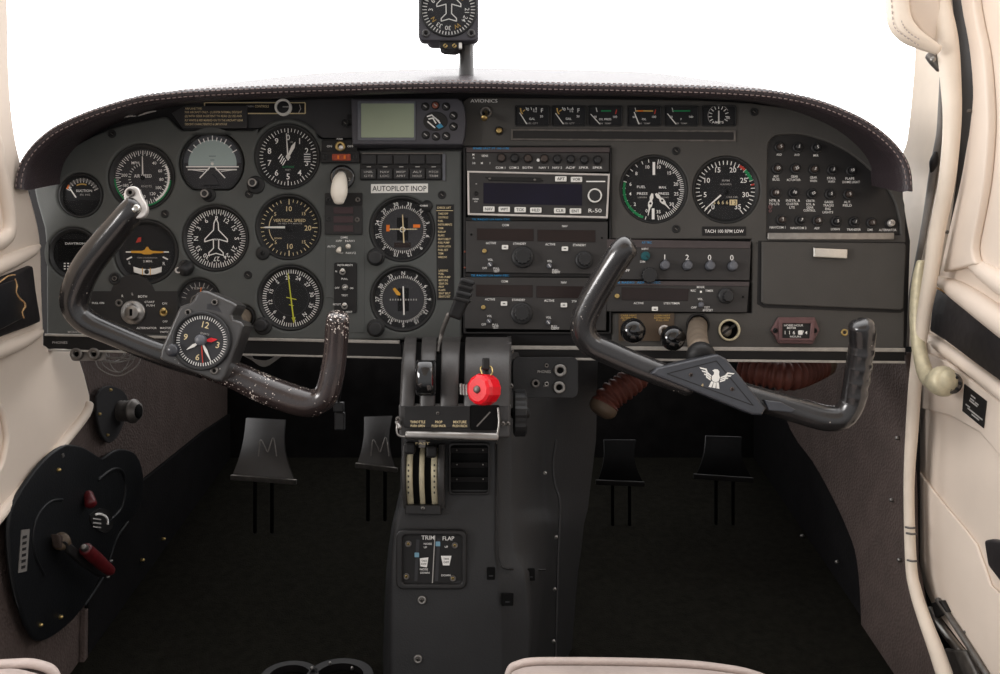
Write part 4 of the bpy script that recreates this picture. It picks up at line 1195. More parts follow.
# satellite navigator
t = thing('satellite_navigator', 'grey satellite navigator with a blank green screen in the top of the panel', 'navigator', 410, 125)
m = MB(410, 125)
body = [(353.5, 102.5), (458, 102), (463, 105), (465.5, 112), (466.5, 125), (465.5, 138), (463, 147.5), (354.5, 147.5)]
m.plate([body], -14, 5, 'navigator_grey', 1.6, 3)
m.line([(385, 149.5), (411, 149.5)], 1.6, -1, 'black')
m.build('body', t)
m = MB(410, 125); m.plate([loop_rr(360, 105, 417.5, 144, 2), loop_rr(363.5, 107.5, 415.5, 141, 1)], -15, -13, 'knob_grey', .6); m.build('screen_frame', t)
m = MB(410, 125); m.plate([loop_rr(363, 107, 416, 141.5, 1)], -14.3, -13, 'lcd_green'); m.build('screen', t)
m = MB(410, 125); m.plate([loop_c(436.5, 125, 12, 36, 9.5)], -14.8, -13, 'black_trim', .5)
def slant(m, pts, w, mt): m.line(pts, w, -15, mt)
for k, pts in enumerate((((428.5, 120.5), (433, 119), (436, 122)), ((430, 123), (434, 122), (437, 127)), ((434, 120), (440, 125)), ((437, 122.5), (441, 127)), ((429, 125.5), (436, 131.5)))): slant(m, pts, 1.3, 'white_print')
m.flat([(437, 130), (441.5, 127), (444.5, 130.5), (440, 132.5)], -15, 'bridge_blue')
m.build('badge', t)
for x, y in ((426.5, 110.5), (436.5, 109.3), (446.8, 110.5), (454.2, 119.5), (454.2, 130.2), (447, 139.5), (437, 140), (427, 138.5)):
    m = MB(410, 125); m.ring(x, y, 3.3, 4.2, -14, -14.6, 'black', 20); m.knob(x, y, 3.3, -13.8, 1.8, 'knob_black' if x != 436.5 else 'copper', 20)
    m.line([(x-1.4, y-1), (x+1.2, y+1)], .9, -15.8, 'grey_print'); m.build('button', t)

# annunciator keys
t = thing('autopilot_keypad', 'two rows of five black keys under the satellite navigator', 'keypad', 402, 167)
m = MB(402, 167); m.plate([loop_rr(360, 153.5, 443, 180.5, 1.5)], -.6, 2, 'black', .4); m.plate([loop_rr(442.5, 154, 445.5, 181, 1)], -1.6, 2, 'knob_grey', .5); m.plate([[(362, 153), (443, 153), (443, 154.2), (362, 154.2)]], -1.2, 2, 'dull_steel'); m.build('frame', t)
keys = [('UNBL', 'GTE'), ('NAV', 'LOC'), ('MISP', 'APRT'), ('ALT', 'HOLD'), ('PITCH', 'TRIM')]
for i, (a, b) in enumerate(keys):
    x = 369 + i*16.2
    m = MB(402, 167); m.plate([loop_rr(x-7.4, 155, x+7.4, 164.5, 1)], -2.6, 0, 'knob_black', .8); m.line([(x-2, 167), (x+2, 167)], .8, -1, 'grey_print'); m.build('lamp_cap', t)
    m = MB(402, 167); m.plate([loop_rr(x-7.4, 169, x+7.4, 179.6, 1)], -3.4, 0, 'knob_black', .8); m.text(a, x, 172.6, 2.1, -3.6, 'grey_print', 9); m.text(b, x, 176.6, 2.1, -3.6, 'grey_print', 9); m.build('key', t)

m = MB(399.5, 188.5); m.plate([[(371, 184.2), (428, 183.6), (428, 192.6), (371, 193.2)]], -.5, 0, 'white', .1); m.text('AUTOPILOT INOP', 399.5, 188.6, 5.2, -.65, 'black', 54)
solo(m, 'inoperative_placard', 'white AUTOPILOT INOP label on the panel', 'placard')
m = MB(445, 252)
m.plate([[(436, 204.5), (454, 204.5), (454, 300), (437, 300)]], -.5, 0, 'black', .1)
m.text('CHECK LIST', 444, 207.8, 2.1, -.65, 'cream_print', 14); m.line([(436.5, 210.7), (453, 210.7)], .5, -.65, 'cream_print')
for i, s in enumerate(('TAKE OFF', 'CONTROLS', 'FUEL', 'INSTRUMENTS', 'TRIM', 'RUN-UP', 'FLAPS', 'SEATS BELT', 'FUEL PUMP', 'DOOR LATCH', 'FUEL SET', 'TRIM', 'WINDOWS')): m.text(s, 438.2, 213.8+i*3.62, 2.0, -.65, 'cream_print', 1.25*len(s), align='L')
for i, s in enumerate(('LANDING', 'FUEL', 'FUEL PUMP', 'MIXTURE', 'GEAR DN', 'PROP', 'FLAPS', 'SEAT BELT', 'SEATS SET')): m.text(s, 438.8, 270.6+i*3.25, 2.0, -.65, 'cream_print', 1.3*len(s), align='L')
solo(m, 'check_list_placard', 'tall black check list placard with cream lines right of the course dials', 'placard')

# avionics switch corner
t = thing('avionics_switch', 'metal toggle switch under the word AVIONICS', 'switch', 485, 115)
m = MB(485, 115); m.text('AVIONICS', 484, 101, 3.4, -.6, 'white_print', 27); m.ring(486, 112, 3, 6.2, 0, -2, 'dull_steel', 24); m.build('nut', t)
m = MB(485, 115); m.tube([m.A(486, 112, 0), m.A(485, 114.5, -9), m.A(484.2, 118, -15)], [1.8, 2.4, 3.4], 'brass', 14, 4); m.lathe([(1.6, -17.2), (1.4, -17.6), (.01, -17.6)], 'deep_black', 484, 118.4, 12); m.build('toggle', t)
m = MB(499, 131); m.knob(499, 131, 3.2, 0, 4, 'brass', 20); m.ring(499, 131, 3.2, 4.6, .2, -.8, 'bezel', 24)
solo(m, 'press_button', 'little brass button at the left end of the long empty slot', 'button')
t = thing('annunciator_bar', 'long thin empty black bar with bright metal edges under the engine gauges', 'bar', 623, 136)
m = MB(623, 136); m.plate([[(511, 129), (735.5, 130.5), (735.5, 142), (511, 140.5)], [(513, 131), (733.5, 132.5), (733.5, 140), (513, 138.5)]], -1.6, 1, 'dull_steel', .4); m.build('frame', t)
m = MB(623, 136); m.plate([[(513, 131), (733.5, 132.5), (733.5, 140), (513, 138.5)]], -.6, .8, 'black_trim'); m.build('strip', t)

# radio stack ---------------------------------------------------------------
t = thing('radio_rack', 'black rack framing the stack of radios in the middle of the panel', 'rack', 538, 240)
m = MB(538, 240); m.plate([loop_rr(463.5, 147, 611, 334, 2), loop_rr(466, 149, 609, 332, 1)], -3, 8, 'black', .6); m.plate([loop_rr(465, 148, 610, 333, 1)], 6, 7.5, 'deep_black'); m.build('frame', t)
m = MB(538, 240)
for y in (252, 268, 291, 306): m.lathe([(1.2, -3), (.9, -3.8), (.01, -4)], 'copper', 464.9, y, 10)
m.build('rivets', t)
def sq(m, x, y, w, h, yf, mt): m.plate([loop_rr(x-w/2, y-h/2, x+w/2, y+h/2, .8)], yf, yf+1.6, mt, .3)

t = thing('audio_panel', 'black audio panel with small round keys, topmost in the radio stack', 'audio panel', 538, 161)
m = MB(538, 161); m.plate([loop_rr(466.5, 153.5, 608.5, 172.5, .6)], -4, 5, 'radio', .5); m.plate([loop_rr(466.5, 148.5, 609, 153.5, .6)], -5.5, 5, 'radio_edge', .6)
m.text('SPARE UNIT PT 100-1100', 491, 149.7, 2, -5.8, 'blue_print', 36)
for s, x in (('COM 1', 500.5), ('COM 2', 514), ('BOTH', 527.3), ('NAV 1', 543.5), ('NAV 2', 557), ('ADF', 570), ('SPKR', 583.3), ('SPKR', 597)): m.text(s, x, 168.5, 2.2, -4.2, 'white_print', 9.5)
for s, x, y in (('M', 473.5, 155.5), ('K', 474, 158.8), ('SENS', 485, 156.7), ('HI', 474, 164), ('M', 482, 164), ('I', 490, 164)): m.text(s, x, y, 2.1, -4.2, 'white_print')
m.arc(0.01, 1.6, 0, 360, -4.2, 'white_print', 12)
m.build('faceplate', t)
for i, x in enumerate((501.5, 514.5, 527.8, 544, 557, 570.3, 583.8, 597)):
    m = MB(538, 161); m.ring(x, 159+i*.3, 3.6, 4.8, -4, -5, 'black', 20); m.knob(x, 159+i*.3, 3.7, -4, 3.6, 'breaker_brown' if i in (0, 2, 3) else 'knob_black', 20); m.build('key', t)

t = thing('loran_receiver', 'silver framed receiver with a blank dark blue screen and white keys', 'receiver', 538, 196)
m = MB(538, 196); fr = [[(467.5, 172), (609, 175), (607, 219.5), (468, 216)], [(469.5, 174), (607.2, 177), (605.2, 217.3), (470, 214)]]
m.plate(fr, -7, 4, 'aluminium', .5); m.build('frame', t)
m = MB(538, 196); m.plate([fr[1]], -6, 4, 'radio'); 
m.text('R-50', 594.3, 211.5, 3.8, -6.2, 'white_print', 13); m.rect(585.5, 182, 604.5, 183.2, -6.2, 'white_print'); m.text('POWER', 476, 200, 1.6, -6.2, 'white_print', 6); m.text('ON', 476, 202.5, 1.4, -6.2, 'white_print', 3)
m.ring(476.3, 194.5, .8, 2.2, -6, -7, 'black', 14); m.line([(476, 185), (477, 185)], 1, -6.2, 'grey_print')
m.build('faceplate', t)
m = MB(538, 196); m.plate([[(483.5, 184), (581.5, 185.5), (581.5, 206.5), (483.5, 204.5)]], -6.4, -5, 'lcd_blue'); m.build('screen', t)
m = MB(538, 196); m.plate([[(485, 178), (540, 179), (543, 182), (540, 183.2), (489, 181.8)]], -7, -5.5, 'black', .4)
for x, y in ((490, 179.8), (534.5, 181)): m.lathe([(1.4, -7), (1, -7.6), (.01, -7.7)], 'dull_steel', x, y, 10)
m.build('card_slot', t)
for s, x, y in (('APT', 560.3, 180.3), ('VOR', 575.8, 180.9), ('NAV', 489, 210.2), ('WPT', 504.2, 210.5), ('TCK', 520, 210.9), ('HLD', 535.5, 211.3), ('CLR', 559.2, 211.8), ('ENT', 574.8, 212.2)):
    m = MB(538, 196); sq(m, x, y, 11.3, 5.2, -8, 'white'); m.text(s, x, y, 2.7, -8.2, 'black', 7.5); m.build('key', t)
m = MB(538, 196); m.knob(593.7, 197.3, 6.2, -6, 5, 'knob_black', 28); m.ring(593.7, 197.3, 5.6, 7, -9, -11.6, 'white', 36); m.build('knob', t)

def navcom(label, top, dy, k=0):
    cx, cy = 537, top + 27
    t = thing('navigation_radio', label, 'radio', cx, cy, 0, 'two matching navigation radios in the centre stack')
    sh = lambda x: x - k
    m = MB(cx, cy)
    m.plate([[(sh(466), top), (sh(607.5), top+.5), (sh(606.5), top+53), (sh(466), top+51)]], -4, 5, 'radio', .6)
    m.text('TK RADIO LN NAV-TEC', 491-k, top-1.8, 2, -2.5, 'blue_print', 38)
    m.plate([[(sh(466), top-4), (sh(606), top-3.8), (sh(606), top-.6), (sh(466), top-.8)]], -2.2, 4, 'black')
    tx = lambda s, x, y, w, h=2.2: m.text(s, sh(x), top+y, h, -4.2, 'white_print', w)
    tx('COM', 505.5, 4.2, 6.5); tx('NAV', 564.5, 5.2, 5.5); tx('ACTIVE', 491, 22, 10); tx('STANDBY', 519.5, 22.6, 13); tx('ACTIVE', 550, 23.3, 10); tx('STANDBY', 579, 24, 13)
    tx('VOL', 490.4, 38.6, 5); tx('OFF', 484.8, 47, 4.6); tx('PULL', 496.5, 47.3, 6); tx('TEST', 496.5, 50, 6); tx('VOL', 549.4, 40, 5); tx('PULL', 555.3, 49, 6.4); tx('IDENT', 556, 51, 8)
    for x, y in ((471.5, 13.5), (601.5, 16.8)): m.lathe([(1.1, -4), (.9, -4.4), (.01, -4.4)], 'deep_black', sh(x), top+y, 10)
    m.build('faceplate', t)
    for x0, x1, o_ in ((477, 533.5, 0), (537.2, 595, 1.2)):
        m = MB(cx, cy); m.plate([[(sh(x0), top+7.4+o_), (sh(x1), top+8+o_), (sh(x1), top+20+o_), (sh(x0), top+19+o_)]], -4.6, -3, 'window_brown', .3); m.build('display', t)
    for x, y in ((505, 26.3), (564.5, 27.8)):
        m = MB(cx, cy); sq(m, sh(x), top+y, 6.4, 4.4, -6, 'white'); m.line([(sh(x)-1, top+y), (sh(x)+1, top+y)], .9, -6.2, 'dial_grey'); m.build('transfer_key', t)
    m = MB(cx, cy); m.knob(sh(484.5), top+30, 2.3, -4, 1.8, 'brass', 16); m.build('lamp', t)
    for x, y, r in ((522.5, 36, 11), (583.5, 39, 9)):
        m = MB(cx, cy); m.lathe([(r, -4), (r, -6), (r*.92, -7), (r*.7, -7.4), (.01, -7.4)], 'knob_black', sh(x), top+y, 36)
        m.knob(sh(x), top+y, r*.72, -7, 8, 'knob_black', flutes=12); m.build('tuning_knob', t)
    for x, y in ((490, 43.8), (549, 45)):
        m = MB(cx, cy); m.knob(sh(x), top+y, 2.6, -4, 5, 'knob_grey', 18); m.line([(sh(x)-1, top+y-1.4), (sh(x)+1, top+y+1.2)], .6, -9.2, 'white_print'); m.build('volume_knob', t)
navcom('upper of the two dark navigation radios, just below the silver framed receiver', 221.5, 0)
navcom('lower of the two dark navigation radios, at the bottom of the stack', 277.5, 0, 1)

# transponder and direction finder
t = thing('transponder', 'transponder with four grey code knobs under 1 2 0 0', 'transponder', 678, 261)
m = MB(678, 261)
m.plate([[(606, 239.5), (750, 242), (749, 249), (606, 248)]], -4, 5, 'radio_edge', .6)
m.plate([[(606, 247.5), (750, 248.5), (748.5, 280.5), (605, 279.5)]], -3.4, 5, 'radio', .5)
m.text('AT-TRC', 646, 243, 2, -4.3, 'blue_print', 10); m.text('IDENT', 644.5, 249, 2.1, -3.7, 'white_print', 7); m.text('DIM', 642, 262, 2.1, -3.7, 'white_print', 5); m.text('OFF', 625.8, 270.8, 2.4, -3.7, 'white_print', 6.5); m.line([(625, 268), (630, 262)], .6, -3.7, 'white_print')
for s, x in zip('1200', (664, 686.4, 708.6, 730.8)): m.text(s, x, 257.5+(x-664)*.008, 5.4, -3.7, 'white_print')
for a in range(0, 160, 20): m.line([(648+9*math.cos(math.radians(a)), 277-9*math.sin(math.radians(a))), (648+10*math.cos(math.radians(a)), 277-10*math.sin(math.radians(a)))], .5, -3.7, 'dial_grey')
m.build('faceplate', t)
for x in (663.7, 686.2, 708.6, 731):
    m = MB(678, 261); y = 265.8+(x-664)*.012; m.knob(x, y, 4.6, -3.4, 8, 'knob_grey', 24); m.ring(x, y, 4.6, 5.4, -3.2, -4, 'black', 24); m.plate([[(x-1.2, y-5.6), (x+1.2, y-5.6), (x+1, y), (x-1, y)]], -9, -4, 'knob_grey', .3); m.build('code_knob', t)
m = MB(678, 261); m.knob(644.7, 256.5, 4.6, -3.4, 3.5, 'teal', 24, ind=(.6, .5, 'black')); m.build('reply_lamp', t)
m = MB(678, 261); m.knob(648, 276, 8, -3.4, 7, 'knob_black', flutes=14); m.build('function_knob', t)

t = thing('direction_finder_radio', 'radio with one wide brown display, directly beneath the transponder', 'radio', 677, 297)
m = MB(677, 297)
m.plate([[(606, 281), (748.5, 282), (748, 286.5), (606, 285.5)]], -4, 5, 'radio_edge', .5)
m.plate([[(606, 285.5), (748, 286), (746, 312.5), (606, 311.5)]], -3.4, 5, 'radio', .5)
m.text('TK RADIO  ADF  IN-TEC', 637, 282.8, 2.1, -4.3, 'blue_print', 45)
for s, x, y, w in (('ACTIVE', 638, 303.3, 10), ('STBY/TIMER', 671, 303.5, 16), ('MODE', 699.8, 287.3, 7.5), ('REC', 692.5, 290.8, 5), ('TIMER', 708.3, 291, 8), ('VOL', 699.3, 299.2, 5), ('OFF', 693, 307.7, 5.5), ('TEST', 706, 307.5, 6), ('BFO/SET', 707, 310.3, 10)): m.text(s, x, y, 2.1, -3.7, 'white_print', w)
m.rect(699, 291, 701, 293, -3.7, 'white_print'); m.lathe([(1, -3.4), (.8, -3.9), (.01, -3.9)], 'deep_black', 742, 297, 10)
m.build('faceplate', t)
m = MB(677, 297); m.plate([[(621, 287.5), (688, 289), (687, 300.8), (621, 300.3)]], -4, -2.5, 'window_brown', .3); m.build('display', t)
m = MB(677, 297); m.knob(616.5, 296.3, 2.5, -3.4, 2, 'brass', 16); m.build('lamp', t)
m = MB(677, 297); sq(m, 654, 309, 6, 4.2, -5.6, 'white'); m.line([(653, 309.4), (655, 309.4)], .9, -5.8, 'dial_grey'); m.build('transfer_key', t)
m = MB(677, 297); m.knob(699.7, 305, 2.7, -3.4, 5, 'knob_grey', 18); m.build('volume_knob', t)
m = MB(677, 297); m.lathe([(8, -3.4), (8, -6), (7, -7.4), (.01, -7.4)], 'knob_black', 724.5, 296, 32); m.knob(725, 297, 5.2, -7, 8, 'knob_black', flutes=10); m.build('tuning_knob', t)

m = MB(724, 231); m.plate([loop_rr(702, 226.5, 746, 235.8, .8)], -.6, .2, 'black', .2); m.text('TACH 100 RPM LOW', 724, 231.3, 3.2, -.8, 'white_print', 39)
solo(m, 'tachometer_placard', 'black TACH 100 RPM LOW label below the tachometer', 'placard')

# lower right controls
m = MB(647, 328); m.plate([[(618.5, 313.5), (674, 313), (674, 341), (618.5, 341)]], -1.2, 0, 'brown_placard', .2)
for x, s in ((628.5, ('CARB HEAT', 'ALTERNATE', 'PULL ON')), (662, ('CABIN HEAT', 'DEFROSTER', 'PULL ON'))):
    for i, q in enumerate(s): m.text(q, x, 315.5+i*2.4, 1.7, -1.4, 'gold_print', 16 if i < 2 else 12)
solo(m, 'heater_placard', 'brown lettered plate behind two black push pull knobs', 'placard')
for x, y, lab in ((628.5, 331, 'glossy black round control knob on the brown plate, left one'), (667, 338, 'glossy black round control knob on the brown plate, right one')):
    t = thing('heater_control', lab, 'knob', x, y, 0, 'push pull knobs on the brown plate')
    m = MB(x, y); m.tube([m.L(x, y-3, -1), m.L(x, y, -22)], 3.2, 'dull_steel', 12, 1); m.ring(x-3, y-7, 3, 6, -1.2, -4, 'aluminium', 20) if x > 650 else None; m.build('rod', t)
    m = MB(x, y); m.lathe([(4, -18), (8, -20), (11.6, -24), (12.4, -29), (11.4, -34), (8, -37.5), (4, -39), (.01, -39.4)], 'gloss_black', x, y, 32); m.build('grip', t)
t = thing('eyeball_vent', 'round vent hole with a cream ring right of the yoke shaft', 'vent', 729, 330)
m = MB(729, 330); m.ring(729, 330, 9, 11, 1, -2.4, 'cream_metal', 40); m.build('ring', t)
m = MB(729, 330); m.plate([loop_c(729, 330, 9.3, 32)], 5, 6, 'deep_black'); m.lathe([(6.2, 4.8), (5, 1), (2, 0), (.01, 0)], 'dull_steel', 727, 331, 20); m.line([(723, 333), (735, 325)], 2.4, -.2, 'black'); m.build('valve', t)
t = thing('hour_meter', 'maroon framed hour meter with white counter figures on the lower right panel', 'meter', 794.5, 330)
m = MB(794.5, 330)
hx = [(770, 330), (777.5, 317.3), (813.5, 317.3), (818.5, 330), (811.5, 344), (778, 343.5)]
m.plate([hx], -4, 0, 'maroon_frame', 1.4, 3); m.plate([[(777, 320), (813, 320.3), (811.5, 341), (777, 340.5)], [(780.5, 323.5), (809, 323.5), (807.5, 338.5), (780.5, 338)]], -6, -3.5, 'maroon_frame', .7)
m.build('frame', t)
m = MB(794.5, 330); m.plate([[(780, 323), (809.2, 323.3), (808, 338.8), (780, 338.3)]], -4.4, -3, 'black')
m.text('HOBBS HOUR', 792, 325.4, 2.1, -4.6, 'white_print', 19); m.text('METER', 790, 328, 1.8, -4.6, 'white_print', 9); m.arc(0.01, .1, 0, 1, -4.6, 'black', 1)
for i, s in enumerate('11617'): m.text(s, 783.5+i*4.4, 332.6, 3.6, -4.6, 'white_print')
m.rect(797, 330.4, 800.8, 334.8, -4.55, 'white_print'); m.text('4', 804.5, 332.7, 3.4, -4.6, 'white_print'); m.text('HOURS', 794, 336.6, 1.8, -4.6, 'white_print', 11)
m.build('counter', t)
for x in (774, 813.2):
    m = MB(794.5, 330); m.screw(x, 330.6, 2.6, -4, 'black'); m.build('screw', t)
m = MB(844.3, 332.5); m.ring(844.3, 332.5, 1.8, 3.6, .5, -1.6, 'brass', 24); m.lathe([(1.9, .4), (.01, .4)], 'deep_black', 844.3, 332.5, 16)
solo(m, 'jack_socket', 'small brass rimmed jack socket beside the right yoke grip', 'socket')

# circuit breakers
t = thing('circuit_breaker_panel', 'black curved circuit breaker panel at the right end, rows of round breakers', 'breaker panel', 832, 187)
m = MB(832, 187); m.plate([[(a, b) for a, b in bay2[:-1]]], 3, 6, 'black_trim')
BK = [(780.5, 146.6, '5'), (798.5, 146.8, '5'), (817, 147.4, '5'), (777.8, 168.2, '10'), (796.3, 168.2, '25'), (814.7, 169, '5'), (833.2, 169.5, '5'), (852, 170.4, '10'),
      (776.4, 192.5, '10'), (794.4, 192.5, '10'), (812.9, 193.3, '10'), (830.9, 193.8, '5'), (849.3, 194.2, '5'), (782.3, 219.5, '7'), (801.2, 220, '7'), (818.7, 220.4, '2'), (837.2, 221.2, '5'), (855.2, 221.7, '1'), (872.8, 222.6, '1'), (891.2, 223.1, '70')]
LB = [('AUD', 780, 154), ('AUD', 798, 154.2), ('MKR', 817, 154.8), ('AUX', 777, 175.8), ('BUSS', 777, 179), ('GEAR', 795.5, 176), ('ACTUATOR', 794.5, 179.3), ('GEAR', 814.5, 177), ('WARN', 814.5, 180.3), ('STALL', 832.5, 177.6), ('WARN', 832.5, 181), ('FLAPS', 851, 178), ('DOME LIGHT', 852.5, 181.5),
      ('NTR. &', 775.5, 200), ('TO LTS', 775, 203.5), ('INSTR. &', 794, 200), ('CLUSTER', 793.5, 203.5), ('LTS', 793, 207), ('CRSTR', 811.5, 200.4), ('SOL &', 811.5, 203.8), ('GEAR', 811, 207), ('CONTROL', 810.5, 210), ('GAGES', 830, 201.6), ('TRACKS', 829.5, 205), ('ENG', 829, 208.4), ('LIGHTS', 829, 211.8), ('ALT.', 848.5, 201.6), ('FIELD', 848.5, 205),
      ('NAV/COM 1', 778.5, 227), ('NAV/COM 2', 799.5, 227.6), ('ADF', 818, 227.8), ('LORAN', 836.5, 228.8), ('TRANSFER', 855, 229.2), ('DME', 871.5, 229.4), ('ALTERNATOR', 889, 229.6)]
for s, x, y in LB: m.text(s, x, y, 2.3, 2.8, 'white_print', 1.75*len(s))
m.build('faceplate', t)
for x, y, s in BK:
    silver = s == '70'
    m = MB(832, 187); m.ring(x, y, 3.1, 5.3, 3.2, .6 if not silver else 1.2, 'knob_black' if not silver else 'black', 26)
    m.knob(x, y, 3.2 if not silver else 3.6, 3, 5.5, 'breaker_brown' if not silver and random.random() < .6 else ('aluminium' if silver else 'knob_black'), 22)
    m.text(s, x, y, 2.8, -2.7, 'white_print' if not silver else 'black', rot=random.uniform(-25, 25)); m.build('breaker', t)
m = MB(832, 187); m.ring(771, 206.5, .8, 2.2, 3, 1.5, 'maroon_frame', 16); m.ring(771, 210.5, .6, 1.6, 3, 2, 'maroon_frame', 16); tag(m.build('indicator_lamp', t), 'small maroon lamp')

# glovebox
t = thing('glovebox', 'plain dark glovebox door with a chrome pull on the right of the panel', 'glovebox', 832, 275)
m = MB(832, 275); gl = [(761, 242), (903, 243.5), (904.5, 246), (902, 308), (899, 310), (764, 304.5), (760.5, 302)]
gl_o = [(758, 240.6), (906, 242), (906.5, 246), (904.5, 311), (900, 313), (763, 307.6), (757, 304)]
m.plate([gl_o], -.25, 0.2, 'black'); m.plate([gl], -3.4, 0, 'panel_brown', 1.2, 3); d_ = m.build('door', t)
m = MB(832, 275); m.plate([[(810.5, 248), (845, 249.4), (844.5, 259.6), (810.5, 258)]], -8, -3, 'chrome', 1.6, 3); m.build('handle', d_)

# ================================================================== CONTROL YOKES
YY = -125
# left yoke
t = thing('control_yoke', 'left control yoke, worn black with chipped right grip and bare metal left tip', 'control yoke', 205, 350, YY)
m = MB(205, 350, YY); k = .85
pts = [(137, 205, -158, 11.2), (128, 216, -156, 12.6), (106, 242, -148, 13.4), (87, 267, -141, 14), (76, 292, -134, 14), (76, 308, -130, 13.6), (87, 322, -127, 12.4), (115, 335, -124, 11.6), (160, 353, -122, 12), (205, 366, -120, 13)]
m.tube([m.A(a, b, y) for a, b, y, r in pts], [r*k for a, b, y, r in pts], 'yoke_black', 20, 6); m.build('left_grip', t)
m = MB(205, 350, YY)
pts = [(196, 362, -120, 13), (236, 376, -120, 14), (265, 389, -122, 15), (292, 399, -124, 15), (312, 403, -126, 14), (325, 396, -129, 12.5), (331, 380, -133, 12), (335, 355, -138, 11.6), (337, 330, -145, 11.6), (338, 317, -150, 11)]
m.tube([m.A(a, b, y) for a, b, y, r in pts], [r*k for a, b, y, r in pts], 'yoke_chipped', 20, 6); m.build('right_grip', t)
m = MB(134, 202, -160)   # bare metal switch plate on the left tip
ang = math.radians(30)
def rot2(x, y): return (134 + x*math.cos(ang) + y*math.sin(ang), 202 - x*math.sin(ang)*-1*0 + y*math.cos(ang) - x*math.sin(ang)*0)
lp = [(125, 196), (126, 191), (130, 187.5), (136, 187), (140, 190), (143, 197), (147.5, 205), (148.5, 212), (145, 217.5), (138, 219), (131, 216.5), (127, 209)]
m.plate([crom2(lp+[lp[0]], 4)[:-1]], -3, 2, 'aluminium', 1.2, 3)
m.ring(132.5, 193.5, 2, 4.2, -3, -5, 'dull_steel', 24); m.lathe([(2.2, -3.2), (.01, -3.2)], 'deep_black', 132.5, 193.5, 16)
m.lathe([(4.6, -3), (4.2, -6), (2.6, -7), (.01, -7)], 'chrome', 138.5, 209.5, 24); m.lathe([(1, -3), (.8, -3.6), (.01, -3.6)], 'black', 129, 202, 10)
q = m.build('switch_plate', t); q.location = (P(134, 202, -160)-P(205, 350, YY))*S; tag(q, 'bare metal switch plate on the yoke tip')
m = MB(205, 350, YY); m.tube([m.A(243, 317, 4), m.A(228, 332, -60), m.A(214, 350, -112)], 9, 'shaft', 18, 3); m.build('shaft', t)

# clock in its chipped case on the left yoke
CY = -142
t = thing('yoke_clock', 'chipped square clock with red hand clamped on the left yoke', 'clock', 203, 341, CY)
m = MB(203, 341, CY)
out = [(160, 358), (161, 350), (178, 311), (181, 306), (190, 303), (194, 299), (197, 293), (203, 290.5), (208, 291), (233, 302), (237.5, 305), (236.5, 308), (232.5, 315), (234, 319), (242, 322), (244.5, 326), (226, 376), (222, 381.5), (216, 381), (164, 361.5)]
m.plate([out], -2, 26, 'clock_case', 2.6, 3); m.build('case', t)
m = MB(203, 341, CY); m.plate([[(208, 304), (217, 303.5), (222, 312), (208, 309)]], -2.5, -1.5, 'dial_grey', .2)
m.build('mount_plate', t)
for x, y in ((189.5, 312.5), (216, 302.5), (215.5, 370.5)):
    m = MB(203, 341, CY); m.ring(x, y, 1.8, 4.2 if y > 360 else 3.2, -2, -4, 'dull_steel', 20); m.screw(x, y, 2, -2, 'black'); m.build('screw', t)
m = MB(203, 341, CY); m.ring(203, 341, 25.8, 29.6, -2, -6, 'knob_black', 56); m.build('bezel', t)
m = MB(203, 341, CY)
m.flat(loop_c(203, 341, 26.2, 48), -3, 'dial_grey')
o15 = 14
m.ticks(22, 25, [o15+6*i for i in range(60)], .8, -3.15, 'white_print')
for s, a in (('12', 0), ('3', 90), ('6', 180), ('9', 270)):
    x, z = m.pol(16.5, a+o15); m.text(s, x, z, 6.2, -3.15, 'cream_print', rot=o15)
m.text('QUARTZ', 206, 334, 1.8, -3.15, 'grey_print', 9, rot=o15)
m.build('dial', t)
for nm, fn, mt in (('needle', lambda m, y: (taper(m, 240, 4, 9, 1.4, 3.2, y, 'white'), taper(m, 240, 9, 17, 3.2, .4, y, 'white')), 0), ('needle', lambda m, y: (taper(m, 155, 4, 10, 1.4, 3, y, 'white'), taper(m, 155, 10, 23, 3, .4, y, 'white')), 0), ('red_hand', lambda m, y: (taper(m, 176, 2, 22, 1.2, .8, y, 'red_print'),), 1), ('red_pointer', lambda m, y: (taper(m, 84, 4, 10, 1.2, 4.6, y, 'red_plastic'), taper(m, 84, 10, 16, 4.6, .4, y, 'red_plastic')), 1)):
    m = MB(203, 341, CY); fn(m, -3.9 - .3*mt); m.build(nm, t)
m = MB(203, 341, CY); m.lathe([(5.6, -3.4), (5.4, -7), (4.4, -8.4), (.01, -8.6)], 'knob_grey', 203, 340, 28); m.build('hub', t)
m = MB(203, 341, CY); m.lathe([(6.6, -2), (6.6, -7), (5.6, -9), (.01, -9.4)], 'hub_black', 175, 350, 28); m.build('knob', t)

# right yoke
t = thing('control_yoke', 'right control yoke, black with a white bird emblem on its triangular hub', 'control yoke', 705, 380, YY)
m = MB(705, 380, YY)
pts = [(629, 246, -160, 11.5), (621, 253, -157, 13), (606, 276, -148, 13.2), (591, 302, -138, 13.2), (583, 324, -131, 13), (589, 342, -127, 12.5), (612, 354, -124, 12.5), (645, 368, -121, 12.5), (690, 385, -120, 12)]
m.tube([m.A(a, b, y) for a, b, y, r in pts], [r*k for a, b, y, r in pts], 'yoke_black', 20, 6); m.build('left_grip', t)
m = MB(705, 380, YY)
pts = [(735, 392, -120, 12), (765, 401, -121, 12.5), (800, 411, -123, 13), (825, 418, -126, 13), (842, 417, -129, 12.5), (851, 405, -132, 12.2)]
for i in range(13): pts.append((853.5 + i*.72 + (.25 if i % 3 == 1 else -.2), 399 - i*4.6, -134 - i*1.3, 12.4 if i % 3 == 1 else 11.9))
pts += [(862, 333, -153, 12.6), (861, 325, -156, 11.8)]
m.tube([m.A(a, b, y) for a, b, y, r in pts], [r*k for a, b, y, r in pts], 'yoke_black', 20, 4)
m.build('right_grip', t)
m = MB(705, 380, YY)
